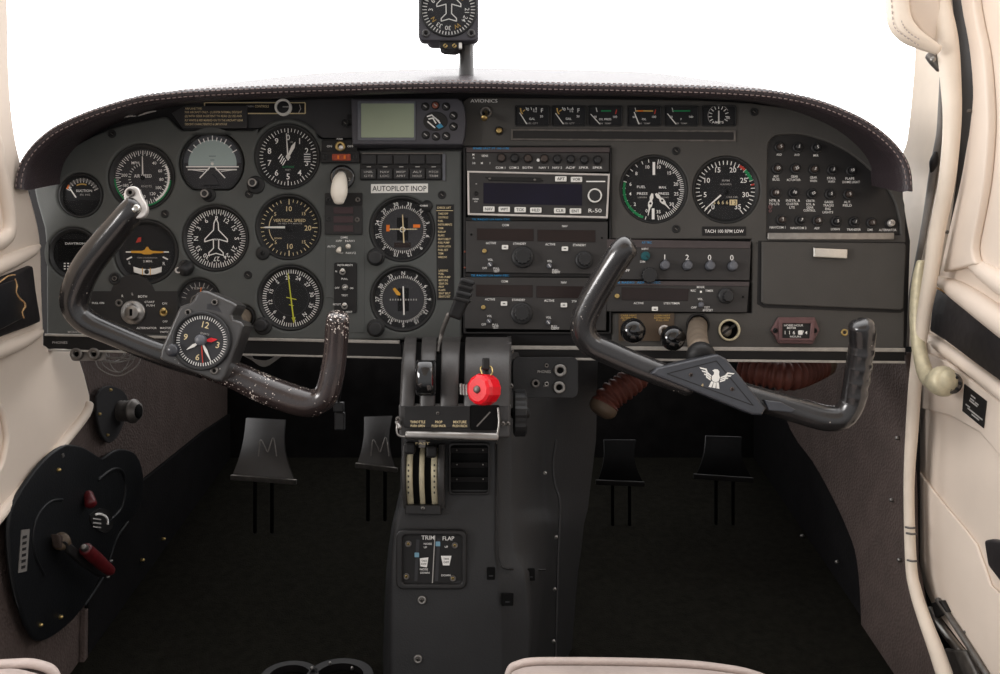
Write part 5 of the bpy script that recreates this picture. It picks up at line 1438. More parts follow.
tri = [(648, 373), (655, 367), (706, 355.5), (714, 354), (722, 358), (761, 407), (757, 414), (748, 413.5)]
m.plate([tri], -14, 12, 'hub_black', 2.2, 3); h_ = m.build('hub', t)
m = MB(705, 380, YY); tin = [(664, 373), (712, 360.5), (748, 404)]
m.line(tin, .8, -14.2, 'black', True); m.plate([[(760, 399), (776, 401), (790, 408), (786, 411), (764, 409)]], -13.6, -8, 'hub_black', .8); m.build('inlay', h_)
m = MB(705, 380, YY)
Wt = 'white'
sh = lambda lp: m.flat(lp, -14.5, Wt)
def bird(u, v):      # emblem coordinates (u across, v down) turned with the hub
    a = math.radians(10); return (711.5 + u*math.cos(a) - v*math.sin(a), 376 + u*math.sin(a) + v*math.cos(a))
B = lambda pts: sh([bird(u, v) for u, v in pts])
B([(-2.6, -4.2), (-4.6, -5.6), (-2.2, -7.2), (.6, -7.4), (2.4, -5.8), (2.6, -2.6), (4.0, 0), (3.4, 4), (0, 5.4), (-3.4, 4), (-4.0, 0), (-2.4, -2.2)])
for x in (-3.4, 0, 3.4): B([(x*.75-1.2, 5.6 - (.6 if x else 0)), (x*.75+1.2, 5.6 - (.6 if x else 0)), (x*1.15+1.5, 11), (x*1.15-1.5, 11)])
for s_ in (-1, 1):
    for i in range(3):
        q = [(4.6, -.6+i*1.9), (8.4, -3.0+i*2.1), (10.4-i*.8, -6.2+i*2.6), (17.6-i*2.6, -6.6+i*2.7), (16.2-i*2.4, -5.2+i*2.7), (11.4-i*.8, -4.9+i*2.6), (9.4, -1.9+i*2.1), (4.6, .8+i*1.9)]
        q = [(s_*u, v) for u, v in q]; B(q if s_ > 0 else q[::-1])
tag(m.build('bird_emblem', h_), 'white bird emblem with spread wings')
for x, y in ((687, 374), (727.5, 388)):
    m = MB(705, 380, YY); m.screw(x, y, 2.0, -14, 'breaker_brown'); m.build('screw', h_)
m = MB(705, 380, YY); m.tube([m.A(698, 325, 6), m.A(697, 337, -50), m.A(700, 352, -108)], [9.4, 9.6, 9.6], 'shaft', 20, 3); m.tube([m.A(700.5, 353, -108), m.A(701, 358, -114)], [12, 13], 'black', 18, 1); m.build('shaft', t)
m = MB(698, 325); m.ring(698, 325, 9.6, 11.6, 4, -2, 'black', 32); m.plate([loop_c(698, 325, 12, 28)], 6, 7.4, 'deep_black')
solo(m, 'shaft_collar', 'black collar in the panel round the right yoke shaft', 'collar')

# ================================================================== THROTTLE QUADRANT
QX, QY = 455, 385
t = thing('throttle_quadrant', 'dark throttle quadrant with curved slotted cover in the middle of the cockpit', 'throttle quadrant', QX, QY, -60)
def qprof(s=0.0):
    """side profile (screen y, depth), pushed in by s"""
    return [(337+s, 4), (337.5+s, -40), (339+s, -66+s*.6), (344+s, -88+s), (352+s*.6, -104+s), (364, -114+s), (378, -119+s), (395, -121+s), (406, -122+s)]
def qstrip(x0t, x0b, x1t, x1b, mt, s=0.0, name='cover'):
    m = MB(QX, QY, -60); rows = []
    pf = crom([Vector((a, b, 0)) for a, b in qprof(s)], 3); n = len(pf)
    for i, v in enumerate(pf):
        u = i/(n-1); xa = x0t+(x0b-x0t)*u; xb = x1t+(x1b-x1t)*u; e = min(1.6, (xb-xa)*.2)
        rows.append([m.A(xa, v.x, v.y+9), m.A(xa, v.x, v.y+1.4), m.A(xa+e, v.x, v.y), m.A((xa+xb)/2, v.x, v.y-.6), m.A(xb-e, v.x, v.y), m.A(xb, v.x, v.y+1.4), m.A(xb, v.x, v.y+9)])
    m.loft(rows, mt, True); return m.build(name, t)
qstrip(407, 400, 417.5, 414.5, 'quadrant')
qstrip(423, 419.5, 437.5, 435, 'quadrant')
qstrip(443, 440, 461.5, 458, 'quadrant')
qstrip(466.5, 463.5, 511, 510, 'quadrant')
m = MB(QX, QY, -60); rows = []
for a, b in qprof(5): rows.append([m.A(402, a, b+3), m.A(509, a, b+3)])
m.loft(rows, 'deep_black', True); m.build('slot_liner', t)
m = MB(QX, QY, -60)     # body below the cover: side cheeks and the lettered face
m.prism([m.A(398.5, 404, -121), m.A(511, 404, -121), m.A(510, 438, -118), m.A(399, 438, -118)], (0, 90, 0), 'quadrant', 2)
m.prism([m.A(511, 336, 4), m.A(511.5, 342, -84), m.A(511, 364, -112), m.A(510.5, 406, -119), m.A(510, 436, -116), m.A(510, 436, 20)], (-4, 0, 0), 'quadrant')
m.prism([m.A(405, 336, 4), m.A(404, 344, -84), m.A(401.5, 364, -112), m.A(399.5, 406, -119), m.A(399, 436, -116), m.A(399, 436, 20)], (4, 0, 0), 'quadrant')
m.build('body', t)
m = MB(QX, QY, -122); m.plate([[(405, 406), (470, 406), (470, 428), (404, 427.5)]], -2.2, 2, 'black', .6)
for x, a, b in ((418, 'THROTTLE', 'PUSH OPEN'), (439, 'PROP', 'PUSH INCR'), (460, 'MIXTURE', 'PUSH RICH')):
    m.text(a, x, 421.7, 2.6, -2.4, 'cream_print', 2.0*len(a)-1); m.text(b, x, 425.6, 2.4, -2.4, 'cream_print', 14)
m.screw(438, 413, 1.8, -2.2, 'dull_steel')
q = m.build('placard', t); q.location = (P(QX, QY, -122)-P(QX, QY, -60))*S
m = MB(QX, QY, -122); m.plate([loop_rr(470.5, 405, 499, 430, 1)], -1.6, 0, 'deep_black', .4); m.line([(477, 426), (490, 412)], 1.4, -1.9, 'dull_steel')
q = m.build('opening', t); q.location = (P(QX, QY, -122)-P(QX, QY, -60))*S
m = MB(QX, QY, -60)
m.tube([m.A(407, 435, -128), m.A(497, 437, -128)], 3.6, 'steel', 12, 1, flat=.8)
m.tube([m.A(398, 417, -122), m.A(397, 426, -126), m.A(398, 435, -126), m.A(407, 437, -127)], 1.0, 'steel', 8, 4)
m.tube([m.A(397, 422, -122), m.A(400, 428, -128)], 2, 'steel', 8, 2)
m.tube([m.A(498, 408, -124), m.A(499, 422, -126), m.A(497, 437, -127)], 1.0, 'steel', 8, 4)
m.build('gust_lock_bar', t)
for x, y, d in ((511.3, 351, -70), (511, 386, -100), (508, 424, -122), (503, 424, -124), (398, 419, -124)):
    m = MB(x, y, d); m.screw(x, y, 2.6, 0, 'dull_steel'); q = m.build('screw', t); q.location = (P(x, y, d)-P(QX, QY, -60))*S

t = thing('throttle_lever', 'throttle lever with a glossy black square grip in the left quadrant slot', 'lever', 426, 378, -128)
m = MB(426, 378, -128)
rows = []
for y0, w, d in ((360, 8.6, -8), (362, 9.8, -12), (368, 10.4, -15), (374, 10.2, -16), (382, 10.2, -16), (388, 10.4, -14), (393, 10, -10), (395.5, 8.6, -6)):
    rows.append([m.L(426+w*c, y0, yy) for c, yy in ((-1, 4), (-1, d*.3), (-.9, d*.75), (-.6, d), (.6, d), (.9, d*.75), (1, d*.3), (1, 4))])
m.loft(rows, 'gloss_black', True, True, True); m.build('grip', t)
m = MB(426, 378, -128); m.tube([m.A(426, 378, -128), m.A(426, 382, -100)], 3, 'black', 10, 1); m.build('stem', t)

t = thing('propeller_lever', 'long metal lever with a ribbed black handle leaning in front of the radios', 'lever', 441, 340, -62)
m = MB(441, 340, -62)
m.tube([m.A(438, 352, -92), m.A(440.5, 338, -74), m.A(444, 326, -78), m.A(449, 314, -84)], [1.8, 2, 2.2, 2.3], 'dull_steel', 12, 5); m.build('rod', t)
m = MB(441, 340, -62)
m.prism([m.A(447.5, 316, -90), m.A(455, 296, -96), m.A(469.5, 299.5, -96), m.A(460, 320.5, -90)], (0, 14, 0), 'black', 2.4, 3)
a0, a1 = Vector((461.2, 299)), Vector((467, 280.5))
for i in range(4):
    u = i/3; c = a0.lerp(a1, u); w = 8.6 - .5*i
    m.prism([m.A(c.x-w, c.y+.6, -99), m.A(c.x+w-.6, c.y+4.4, -99), m.A(c.x+w+.8, c.y+.4, -99), m.A(c.x-w+1.4, c.y-3.4, -99)], (0, 16, 0), 'knob_black' if i % 2 else 'black', 1.4, 2)
m.prism([m.A(454, 300, -95), m.A(460, 279, -95), m.A(473, 282, -95), m.A(468, 303, -95)], (0, 10, 0), 'black', 1)
m.build('handle', t)

t = thing('mixture_lever', 'mixture lever with a big round red knob on the right of the quadrant', 'lever', 483, 390, -140)
m = MB(483, 390, -140)
ax = Vector((-.62, -.78, .05)).normalized(); e1 = ax.cross(Vector((0, 0, 1))).normalized(); e2 = ax.cross(e1).normalized()
rows = []
c0 = m.A(484.5, 389.5, -140)
for h, r in ((-9, .01), (-9, 9), (-8, 11.5), (-5.5, 13), (5, 13.4), (8, 12.4), (9.4, 10), (9.4, .01)):
    rows.append([c0 + ax*h + (e1*math.cos(2*math.pi*j/12+.2) + e2*math.sin(2*math.pi*j/12+.2))*r*(1.0 if j % 2 else .985)*1.0 for j in range(12)])
m.loft([r + [r[0]] for r in rows], 'red_plastic', False)
m.build('knob', t)
m = MB(483, 390, -140); c1 = c0+ax*9.6
m.tube([c1, c1+ax*1.2], [3.4, 3], 'dull_steel', 16, 1); m.tube([c1+ax*1.2, c1+ax*1.7], [1.6, 1.4], 'black', 12, 1); m.build('screw', t)
m = MB(483, 390, -140)
m.tube([m.A(482, 374, -146), m.A(480.5, 368, -140), m.A(485, 366, -137), m.A(491, 367, -138), m.A(492.5, 372, -142), m.A(491, 375, -146)], .8, 'brass', 8, 5); m.build('wire_clip', t)
m = MB(483, 390, -140); m.box(482, 358, 489.5, 370, 0, 8, 'black', 1.2); m.tube([m.A(486, 368, -132), m.A(486, 380, -136)], 2.4, 'black', 10, 1); m.build('stem', t)
m = MB(483, 390, -140)
for i in range(3): m.prism([m.A(459.5+i*2.9, 383.5+i*.6, -128), m.A(462+i*2.9, 383.5+i*.6, -128), m.A(462.6+i*2.9, 395+i*.4, -128), m.A(460+i*2.9, 395+i*.4, -128)], (0, 5, 0), 'steel', .6)
m.build('detent_plate', t)

t = thing('friction_wheel', 'black ribbed friction wheel at the right side of the throttle quadrant', 'wheel', 520, 413, -60)
m = MB(520, 413, -60)
rows = []
for i in range(49):
    a = 2*math.pi*i/48; r = 22 * (1.0 if i % 6 < 3 else .94)
    rows.append([Vector((x, -r*rr*math.cos(a), r*rr*math.sin(a))) for x, rr in ((-6.4, .2), (-6.4, .86), (-4.6, 1), (4.6, 1), (6.4, .86), (6.4, .2))])
m.loft(rows, 'knob_black', False); m.build('rim', t)
m = MB(520, 413, -60); m.tube([Vector((-7, 0, 0)), Vector((7, 0, 0))], 5, 'black', 12, 1); m.build('axle', t)

# ================================================================== CENTRE CONSOLE
t = thing('centre_console', 'black moulded centre console running from the panel down between the footwells', 'console', 470, 540, -10)
m = MB(470, 540, -10)
rws = [  # screen y: left back, left edge, right ridge, side plate edge, flare edge, back
    (352, (404, 40), (404, -8), (500, -8), (511, -6), (552, 30), (598, 60)),
    (440, (402, 60), (402, -30), (497, -30), (512, -22), (543, 20), (596, 90)),
    (490, (400, 70), (402, -34), (497, -34), (512, -26), (543, 20), (590, 90)),
    (508, (396, 70), (399, -36), (497, -36), (512, -28), (544, 14), (588, 90)),
    (524, (392, 70), (394, -40), (497, -40), (513, -32), (548, 8), (584, 90)),
    (552, (388, 70), (391.5, -44), (497, -44), (515, -37), (547, 2), (581, 90)),
    (572, (386, 70), (390.5, -46), (500, -47), (525, -42), (545, -6), (578, 90)),
    (620, (384, 70), (389.5, -48), (505, -49), (530, -44), (540, -12), (574, 90)),
    (680, (382, 70), (389, -50), (505, -50), (528, -46), (535, -14), (570, 90)),
    (780, (380, 70), (388, -50), (504, -50), (526, -46), (532, -14), (568, 90))]
sub = []
for i in range(len(rws)-1):
    for s in range(4):
        u = s/4; r0, r1 = rws[i], rws[i+1]
        sub.append((r0[0]+(r1[0]-r0[0])*u, [((a[0]+(b[0]-a[0])*u), (a[1]+(b[1]-a[1])*u)) for a, b in zip(r0[1:], r1[1:])]))
sub.append((rws[-1][0], list(rws[-1][1:])))
rows = []
for y, c in sub:
    lb, le, rr, sp, fl, bk = c
    w = []
    for (x, d) in (lb, (le[0]-.5, le[1]+8), (le[0]+.4, le[1]+2.5), (le[0]+2.5, le[1]+.4), (le[0]+6, le[1]), (rr[0]-5, rr[1]), (rr[0]-1, rr[1]+.6), (rr[0]+1, rr[1]+3), (sp[0]-2, sp[1]-1), sp, (sp[0]*.6+fl[0]*.4, sp[1]*.75+fl[1]*.25), (fl[0]-2, fl[1]-2), (fl[0]+1, fl[1]+4), (fl[0]+10, fl[1]+30), bk):
        w.append(m.A(x, y, d))
    rows.append(w)
m.loft(rows, 'console', True); m.build('moulding', t)
CS = MB(470, 540, -10)
def cpart(name, build, x, y, d, parent=None):
    q = MB(x, y, d); build(q); ob = q.build(name, t); ob.location = (P(x, y, d)-P(470, 540, -10))*S; return ob
for x, y, d in ((422, 600, -48.5), (418, 659, -50)):
    cpart('screw', lambda q: (q.ring(x, y, 2.2, 4.4, 1, -1.6, 'steel', 24), q.screw(x, y, 2.5, 0, 'dull_steel')), x, y, d)
for x, y, d in ((545, 473, 10), (556, 537, 6), (554.5, 589, -2), (553.5, 641, -8)):
    cpart('rivet', lambda q: q.screw(x, y, 2, -1, 'steel', False), x, y, d)
for x, y, w, d in ((491, 573.5, 8, -48), (530.5, 574.5, 9, -36), (507.5, 599.5, 12, -50.5)):
    cpart('snap_hole', lambda q: (q.plate([loop_rr(x-w/2, y-6, x+w/2, y+6, 1)], -1.2, 2, 'deep_black', .4), q.line([(x-2, y+2), (x+2, y+2)], .8, -1.4, 'dial_grey')), x, y, d)
m = MB(470, 540, -10); m.tube([m.A(497, 444, -31), m.A(497.5, 490, -35), m.A(497.5, 545, -45), m.A(500, 562, -47), m.A(508, 569, -47), m.A(545, 570, -10)], .9, 'black', 8, 5); m.build('seam', t)
m = MB(470, 540, -10); m.tube([m.A(556, 440, 26), m.A(553, 465, 24), m.A(555, 485, 22), m.A(560, 505, 18), m.A(558, 560, 8), m.A(555, 680, -2)], 1.4, 'console', 8, 5); m.build('edge_seam', t)
# upper right jack plate
cpart('jack_plate', lambda q: (q.plate([loop_rr(512.5, 357, 578, 398, 6)], -1, 3, 'console', .8), q.text('PHONES', 544, 371.5, 2.6, -2.2, 'grey_print', 13), q.text('MIC', 546, 386, 1.8, -2.2, 'grey_print', 5)), 555, 400, -12)
for x, y, r, mt in ((546.5, 365.5, 2.2, 'dull_steel'), (546.5, 384, 2.4, 'steel'), (535.5, 383.5, 4.2, 'dull_steel'), (560, 370.5, 6.6, 'steel'), (559, 387.5, 6.4, 'steel')):
    cpart('jack_socket', lambda q: (q.ring(x, y, r*.45, r, 0, -2.2, mt, 24), q.lathe([(r*.5, -.3), (.01, -.3)], 'deep_black', x, y, 16)), x, y, -14.5)

# trim wheel / cowl scale unit
t = thing('trim_scale', 'black trim unit with two curved cream scales set in the console', 'trim control', 423, 475, -38)
m = MB(423, 475, -38)
def hump(x0, x1, y0, y1, d, mt, off=0):
    rows = []
    for i in range(13):
        u = i/12; y = y0+(y1-y0)*u; dd = -d*math.sin(math.pi*(.12+.83*u))+off
        rows.append([m.L(x0, y, 6), m.L(x0, y, dd+.8), m.L(x0+.8, y, dd), m.L(x1-.8, y, dd), m.L(x1, y, dd+.8), m.L(x1, y, 6)])
    m.loft(rows, mt, True)
hump(406.5, 439, 446, 505, 14, 'deep_black', 5); hump(403.5, 407, 444, 508, 15, 'quadrant'); hump(438.5, 445, 444, 508, 15, 'quadrant'); m.build('body', t)
m = MB(423, 475, -38)
hump(407.3, 413.6, 447, 505, 16, 'cream_metal', 3); hump(420.3, 425.2, 447, 505, 16, 'cream_metal', 3); hump(432, 438.2, 447, 505, 16, 'cream_metal', 3)
for x in (410, 435.5):
    for i in range(6): m.rect(x-.7, 462+i*5.4, x+.7, 464+i*5.4, -14.2 if 0 < i < 5 else -13.6, 'black')
m.build('scale', t)
for x, y in ((411.5, 445.5), (432.5, 449)):
    m = MB(423, 475, -38); m.box(x-5, y-5.5, x+5.4, y+6.5, -19, -8, 'black', 2.4); m.build('lever_tab', t)
m = MB(423, 475, -38); m.plate([[(406, 504), (441, 504), (441.5, 513.5), (406, 513)]], -6, 4, 'black_trim', 1); m.screw(423.5, 507, 2.2, -6, 'steel'); m.build('base', t)
m = MB(423, 475, -38); m.plate([[(420, 438), (427, 438), (427, 446), (420, 446)]], -14, 0, 'dull_steel', .6); m.build('bracket', t)
m = MB(423, 475, -38); m.text('FAST', 424, 441.5, 2.2, -14.4, 'cream_print', 14); m.build('lettering', t)

t = thing('air_outlet', 'black slatted air outlet beside the cream trim scales', 'vent', 469, 469, -36)
m = MB(469, 469, -36); m.plate([loop_rr(448.5, 442.5, 490, 494.5, 4), loop_rr(451, 445, 488, 492, 3)], -3, 3, 'black', .8); m.plate([loop_rr(450, 444, 489, 493, 3)], 2, 3, 'deep_black'); m.build('frame', t)
for y in (449.5, 464, 478.5):
    m = MB(469, 469, -36); m.prism([m.L(451, y-2, -4), m.L(488, y-2, -4), m.L(488, y+4, 1), m.L(451, y+4, 1)], (0, 1.4, 0), 'black_trim', .5)
    for x in (457, 483): m.lathe([(.9, -4), (.6, -4.6), (.01, -4.7)], 'steel', x, y, 8)
    m.build('slat', t)

t = thing('trim_flap_indicator', 'square black TRIM and FLAP indicator plate low on the console', 'indicator', 431.5, 559, -46)
m = MB(431.5, 559, -46); m.plate([loop_rr(396.5, 529.5, 467, 588.5, 7), loop_rr(403, 534.5, 462, 583, 4)], -4.5, 4, 'black_trim', 2, 3); m.build('frame', t)
m = MB(431.5, 559, -46); m.plate([loop_rr(402, 533.5, 463, 584, 3)], -1, 3, 'black')
m.text('TRIM', 428, 537.3, 4.2, -1.2, 'white_print', 13); m.text('FLAP', 448.5, 538, 4, -1.2, 'white_print', 11.5); m.line([(435, 534.5), (432.5, 582.5)], .9, -1.2, 'grey_print')
m.text('NOSE', 428, 543.5, 1.9, -1.2, 'white_print', 8); m.text('UP', 425.5, 547, 1.9, -1.2, 'white_print'); m.text('UP', 446.5, 546.5, 2, -1.2, 'white_print'); m.text('NOSE', 424, 569, 1.9, -1.2, 'white_print', 8); m.text('DOWN', 425, 572.5, 1.9, -1.2, 'white_print', 9); m.text('DOWN', 446, 575, 1.9, -1.2, 'white_print', 9)
m.flat([(420, 558), (428.5, 557), (427, 567), (420.5, 566)], -1.2, 'white_print'); m.flat([(441, 555.5), (451.5, 555.5), (449.5, 565), (443, 565)], -1.2, 'white_print')
for x, y, s in ((424.3, 560.5, 'TAKE'), (424, 563.6, 'OFF'), (446.3, 558.5, 'TAKE'), (446.3, 561.8, 'OFF')): m.text(s, x, y, 1.8, -1.4, 'black', 5.5)
m.line([(418, 540), (416, 580)], 3.2, -1.2, 'dial_grey'); m.line([(439, 539), (436.5, 580)], 3.2, -1.2, 'dial_grey')
m.build('plate', t)
for x, y in ((417, 554.5), (438, 543.5)):
    m = MB(431.5, 559, -46); m.plate([loop_rr(x-2.3, y-2.3, x+2.3, y+2.3, .5)], -2, -1, 'blue_mark', .2); m.build('pointer', t)
for x, y in ((408.5, 543.5), (455, 545), (406.5, 576), (453, 578)):
    m = MB(431.5, 559, -46); m.ring(x, y, 1.6, 3.2, -1, -2.2, 'dull_steel', 20); m.screw(x, y, 1.8, -1, 'brass'); m.build('screw', t)

# ================================================================== UNDER THE PANEL AND THE FOOTWELLS
# headset sockets under the left end of the panel
t = thing('headset_socket_plate', 'grey plate with two headset sockets under the left end of the panel', 'socket', 87, 353, 0)
m = MB(87, 353); m.plate([loop_rr(70, 342, 105, 361, 4)], 1, 3, 'wire_grey', .6); m.build('plate', t)
for x in (77.5, 95):
    m = MB(87, 353); m.ring(x, 354, 2.8, 6.2, 1, -4, 'dull_steel', 24); m.lathe([(3, -.5), (.01, -.5)], 'deep_black', x, 354, 16); m.build('socket', t)
rn = random.Random(7)
t = thing('loose_wires', 'tangle of thin grey wires hanging under the panel behind the left yoke', 'wires', 122, 360, 20)
for k in range(9):
    m = MB(122, 360, 20); x0 = 96 + rn.uniform(0, 22); x1 = 128 + rn.uniform(-4, 14); dp = 6 + rn.uniform(0, 16)
    if k == 0: x0, x1, dp = 96, 141, 25
    m.tube([m.A(x0, 350, 20), m.A(x0+2, 352+dp*.6, 10+k), m.A((x0+x1)/2, 351+dp, 6+k*2), m.A(x1-3, 352+dp*.5, 12+k), m.A(x1, 350, 22)], .55, 'wire_grey', 5, 5); m.build('wire', t)
t = thing('loose_wires', 'bundle of grey wires sagging under the panel right of the yoke clock', 'wires', 262, 362, 20)
for k in range(5):
    m = MB(262, 362, 20); m.tube([m.A(242+k*2, 354, 15), m.A(252+k, 359+k*.9, 12), m.A(266, 361+k*1.2, 10+k), m.A(277+k, 356, 14)], .8, 'wire_grey', 6, 5); m.build('wire', t)

# air fitting on the left wall
c = onX(118, 411, -448)
t = bpy.data.objects.new('air_vent', None); COL.objects.link(t); t.location = to_world(c); t.rotation_euler = (-TILT, 0, 0)
tag(t, 'grey threaded air vent nozzle on the dark left footwell wall', 'vent')
m = MB(); m.o = c
m.prism([onX(a, b, -449)-c for a, b in crom2([(94, 398), (100, 388), (110, 386), (122, 392), (126, 406), (118, 432), (108, 443), (100, 436), (95, 418), (94, 398)], 3)[:-1]], (3, 0, 0), 'panel_base', 1); m.build('flange', t)
m = MB(); m.o = c
n_ = Vector((1, -.15, -.05)).normalized()
ra = [12, 12.5, 11.5, 12.5, 11.5, 12.5, 12, 13.5, 14.5, 14, 11.5]
m.tube([Vector((1+i*2.2, -.3*i, 0)) for i in range(11)], ra, 'dull_steel', 22, 1); m.tube([Vector((23.4, -3, 0)), Vector((24.2, -3, 0))], [10.5, 10], 'deep_black', 20, 1); m.build('nozzle', t)
for q in ((110, 390), (99, 414), (107, 435)):
    m = MB(); m.o = c; p = onX(q[0], q[1], -446)-c; m.tube([p, p+Vector((2, 0, 0))], [2, 1.5], 'brass', 10, 1); m.build('screw', t)

# fuel selector panel
c = onX(70, 545, -446)
t = bpy.data.objects.new('fuel_selector', None); COL.objects.link(t); t.location = to_world(c); t.rotation_euler = (-TILT, 0, 0)
tag(t, 'black rounded fuel selector panel with a dark red handle on the left wall', 'fuel selector')
def FX(pix, X): return [onX(a, b, X)-c for a, b in pix]
shape = crom2([(62, 444), (76, 446), (88, 452), (98, 458), (106, 453), (117, 449), (130, 452), (137, 463), (140, 480), (138, 500), (132, 515), (118, 527), (112, 540), (104, 560), (92, 585), (76, 612), (55, 632), (38, 641), (27, 636), (16, 610), (8, 580), (4, 545), (4, 520), (10, 500), (30, 470), (48, 452), (62, 444)], 3)[:-1]
m = MB(); m.o = c; m.prism(FX(shape, -448), (5, 0, 0), 'fuel_panel', 3, 3, True); m.build('panel', t)
m = MB(); m.o = c
m.tube(FX(crom2([(44, 575), (35, 556), (33, 535), (38, 515), (50, 502), (62, 500)], 3), -443), 1.6, 'fuel_panel', 10, 2)
m.tube(FX(crom2([(98, 480), (112, 470), (122, 472), (125, 490), (120, 510), (108, 522)], 3), -443), 2.2, 'fuel_panel', 10, 2)
m.tube(FX(crom2([(85, 605), (104, 575), (116, 540), (128, 522)], 3), -443), 1.4, 'fuel_panel', 10, 2); m.build('raised_rim', t)
m = MB(); m.o = c; m.prism(FX([(21, 530), (29, 529), (26, 571), (18, 573)], -443), (.8, 0, 0), 'wire_grey')
for i in range(6): m.prism(FX([(23-i*.3, 536+i*6), (27-i*.3, 535+i*6), (26.5-i*.3, 538+i*6), (22.5-i*.3, 539+i*6)], -442), (.2, 0, 0), 'black')
tag(m.build('label_plate', t), 'narrow pale label strip')
m = MB(); m.o = c
m.prism(FX(crom2([(89, 515), (100, 508), (109, 513), (112, 524), (106, 533), (97, 530), (90, 523), (89, 515)], 3)[:-1], -443), (1.5, 0, 0), 'black')
arc = [onX(99+9*math.cos(math.radians(a)), 522+8*math.sin(math.radians(a)), -441)-c for a in range(-110, 30, 14)]
m.tube(arc, 1.3, 'white_print', 6, 1)
for y in (519, 523, 527): m.prism(FX([(93, y-1), (101, y), (101, y+1.2), (93, y+.2)], -441.4), (.3, 0, 0), 'grey_print')
m.build('dial_plate', t)
m = MB(); m.o = c; m.tube([onX(88, 494, -442)-c, onX(91, 504, -434)-c], [5, 6], 'dark_red', 14, 2); m.build('stop_button', t)
m = MB(); m.o = c
m.tube([onX(60, 541, -444)-c, onX(62, 542, -432)-c], [9, 8], 'brown_placard', 20, 1)
m.prism(FX([(58, 534), (71, 537), (74, 549), (61, 548)], -430), (-8, 0, 0), 'breaker_brown', 1.5); m.build('valve_boss', t)
m = MB(); m.o = c
m.prism(FX([(66, 541), (74, 545), (102, 569), (108, 577), (101, 577), (84, 566), (69, 553)], -426), (-5, 0, 0), 'black', 1.5); m.build('lever_arm', t)
m = MB(); m.o = c
m.tube([onX(85.5, 549, -420)-c, onX(97, 559.5, -418)-c, onX(110, 571, -416)-c], [6.4, 6.6, 5.6], 'dark_red', 18, 4)
m.tube([onX(84.6, 548, -418)-c, onX(83.4, 547, -416.5)-c], [4, 3], 'dull_steel', 14, 1); m.build('grip', t)
for q in ((60, 617), (40, 625), (110, 561), (107, 577), (58, 470)):
    m = MB(); m.o = c; p = onX(q[0], q[1], -443)-c; m.tube([p, p+Vector((2.5, 0, 0))], [2.4, 1.6], 'brass' if q[0] < 100 else 'steel', 10, 1); m.build('screw', t)

# rudder pedals
def pedal(label, cx, y, pix, lit=True, emblem=False):
    t = thing('rudder_pedal', label, 'pedal', cx, 450, y, 'rudder pedals')
    (tl, tr, br, bl) = pix
    m = MB(cx, 450, y); rows = []
    for i in range(9):
        u = i/8; dep = y + 26 - 40*u - 10*math.sin(math.pi*u)
        a = (tl[0]+(bl[0]-tl[0])*u + 3*math.sin(math.pi*u), tl[1]+(bl[1]-tl[1])*u); b = (tr[0]+(br[0]-tr[0])*u - 5*math.sin(math.pi*u), tr[1]+(br[1]-tr[1])*u)
        rows.append([m.A(a[0]+(b[0]-a[0])*v, a[1]+(b[1]-a[1])*v, dep + 4*(2*v-1)**2) for v in (0, .1, .3, .5, .7, .9, 1)])
    m.loft(rows, 'quadrant' if emblem else 'pedal_shade_black', True); m.loft([[p+Vector((0, 5, 0)) for p in r] for r in rows], 'black', True); m.build('plate', t)  # right pedal plates take the darker copy with the footwell shade painted in
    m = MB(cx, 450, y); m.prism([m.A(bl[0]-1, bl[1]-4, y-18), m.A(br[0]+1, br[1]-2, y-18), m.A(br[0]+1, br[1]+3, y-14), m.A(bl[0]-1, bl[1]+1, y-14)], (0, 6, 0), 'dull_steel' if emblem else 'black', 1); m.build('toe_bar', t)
    m = MB(cx, 450, y)
    for x in (-8, 9): m.tube([m.A((bl[0]+br[0])/2+x, br[1]-10, y+10), m.A((bl[0]+br[0])/2+x, br[1]+50, y+55)], 2.4, 'pedal_shade_black', 10, 1)
    m.build('arm', t)
    if emblem:
        m = MB(cx, 450, y); cxm = (tl[0]+tr[0])/2+2
        m.tube([m.A(cxm-9, 456, y-17), m.A(cxm-7, 440, y-9), m.A(cxm-3, 446, y-13), m.A(cxm, 452, y-16), m.A(cxm+3, 444, y-12), m.A(cxm+6, 438, y-8), m.A(cxm+9, 456, y-17)], .7, 'dull_steel', 6, 4); m.build('raised_mark', t)
pedal('leftmost rudder pedal, hanging below the yoke clock', 263, 170, ((246, 418), (285, 420), (295, 482), (231, 479)), emblem=True)
pedal('rudder pedal beside the centre console on the left side', 378, 170, ((364, 417), (392, 416), (396, 470), (356, 467)), emblem=True)
pedal('dark rudder pedal beside the centre console on the right side', 618, 300, ((604, 440), (636, 440), (644, 484), (597, 484)))
pedal('rightmost rudder pedal, in the dark right footwell', 724, 300, ((706, 436), (742, 437), (753, 480), (695, 478)))

# orange air hoses
def hose(label, pts, r, y):
    c = pts[len(pts)//2]; t = thing('air_hose', label, 'hose', c[0], c[1], c[2])
    m = MB(*c); path = crom([m.A(a, b, d) for a, b, d in pts], 40)
    L = [0]
    for i in range(1, len(path)): L.append(L[-1]+(path[i]-path[i-1]).length)
    rr = [r*(1+.09*math.sin(2*math.pi*l/6.5)) for l in L]
    m.tube(path, rr, 'hose_orange', 18, 1, round_caps=False); m.build('sleeve', t)
    m = MB(*c); e = path[-1]; d = (path[-1]-path[-2]).normalized(); m.tube([e-d*3, e+d*2], r*1.08, 'brown_placard', 18, 1); m.build('clamp', t)
hose('orange ribbed air hose beside the centre console under the radios', [(650, 352, 60), (640, 372, 50), (625, 386, 42), (610, 397, 38), (603, 408, 36)], 14, 0)
hose('orange ribbed air hose under the hour meter behind the right yoke', [(742, 366, 80), (765, 372, 66), (788, 375, 62), (806, 370, 76), (822, 362, 90)], 16, 0)

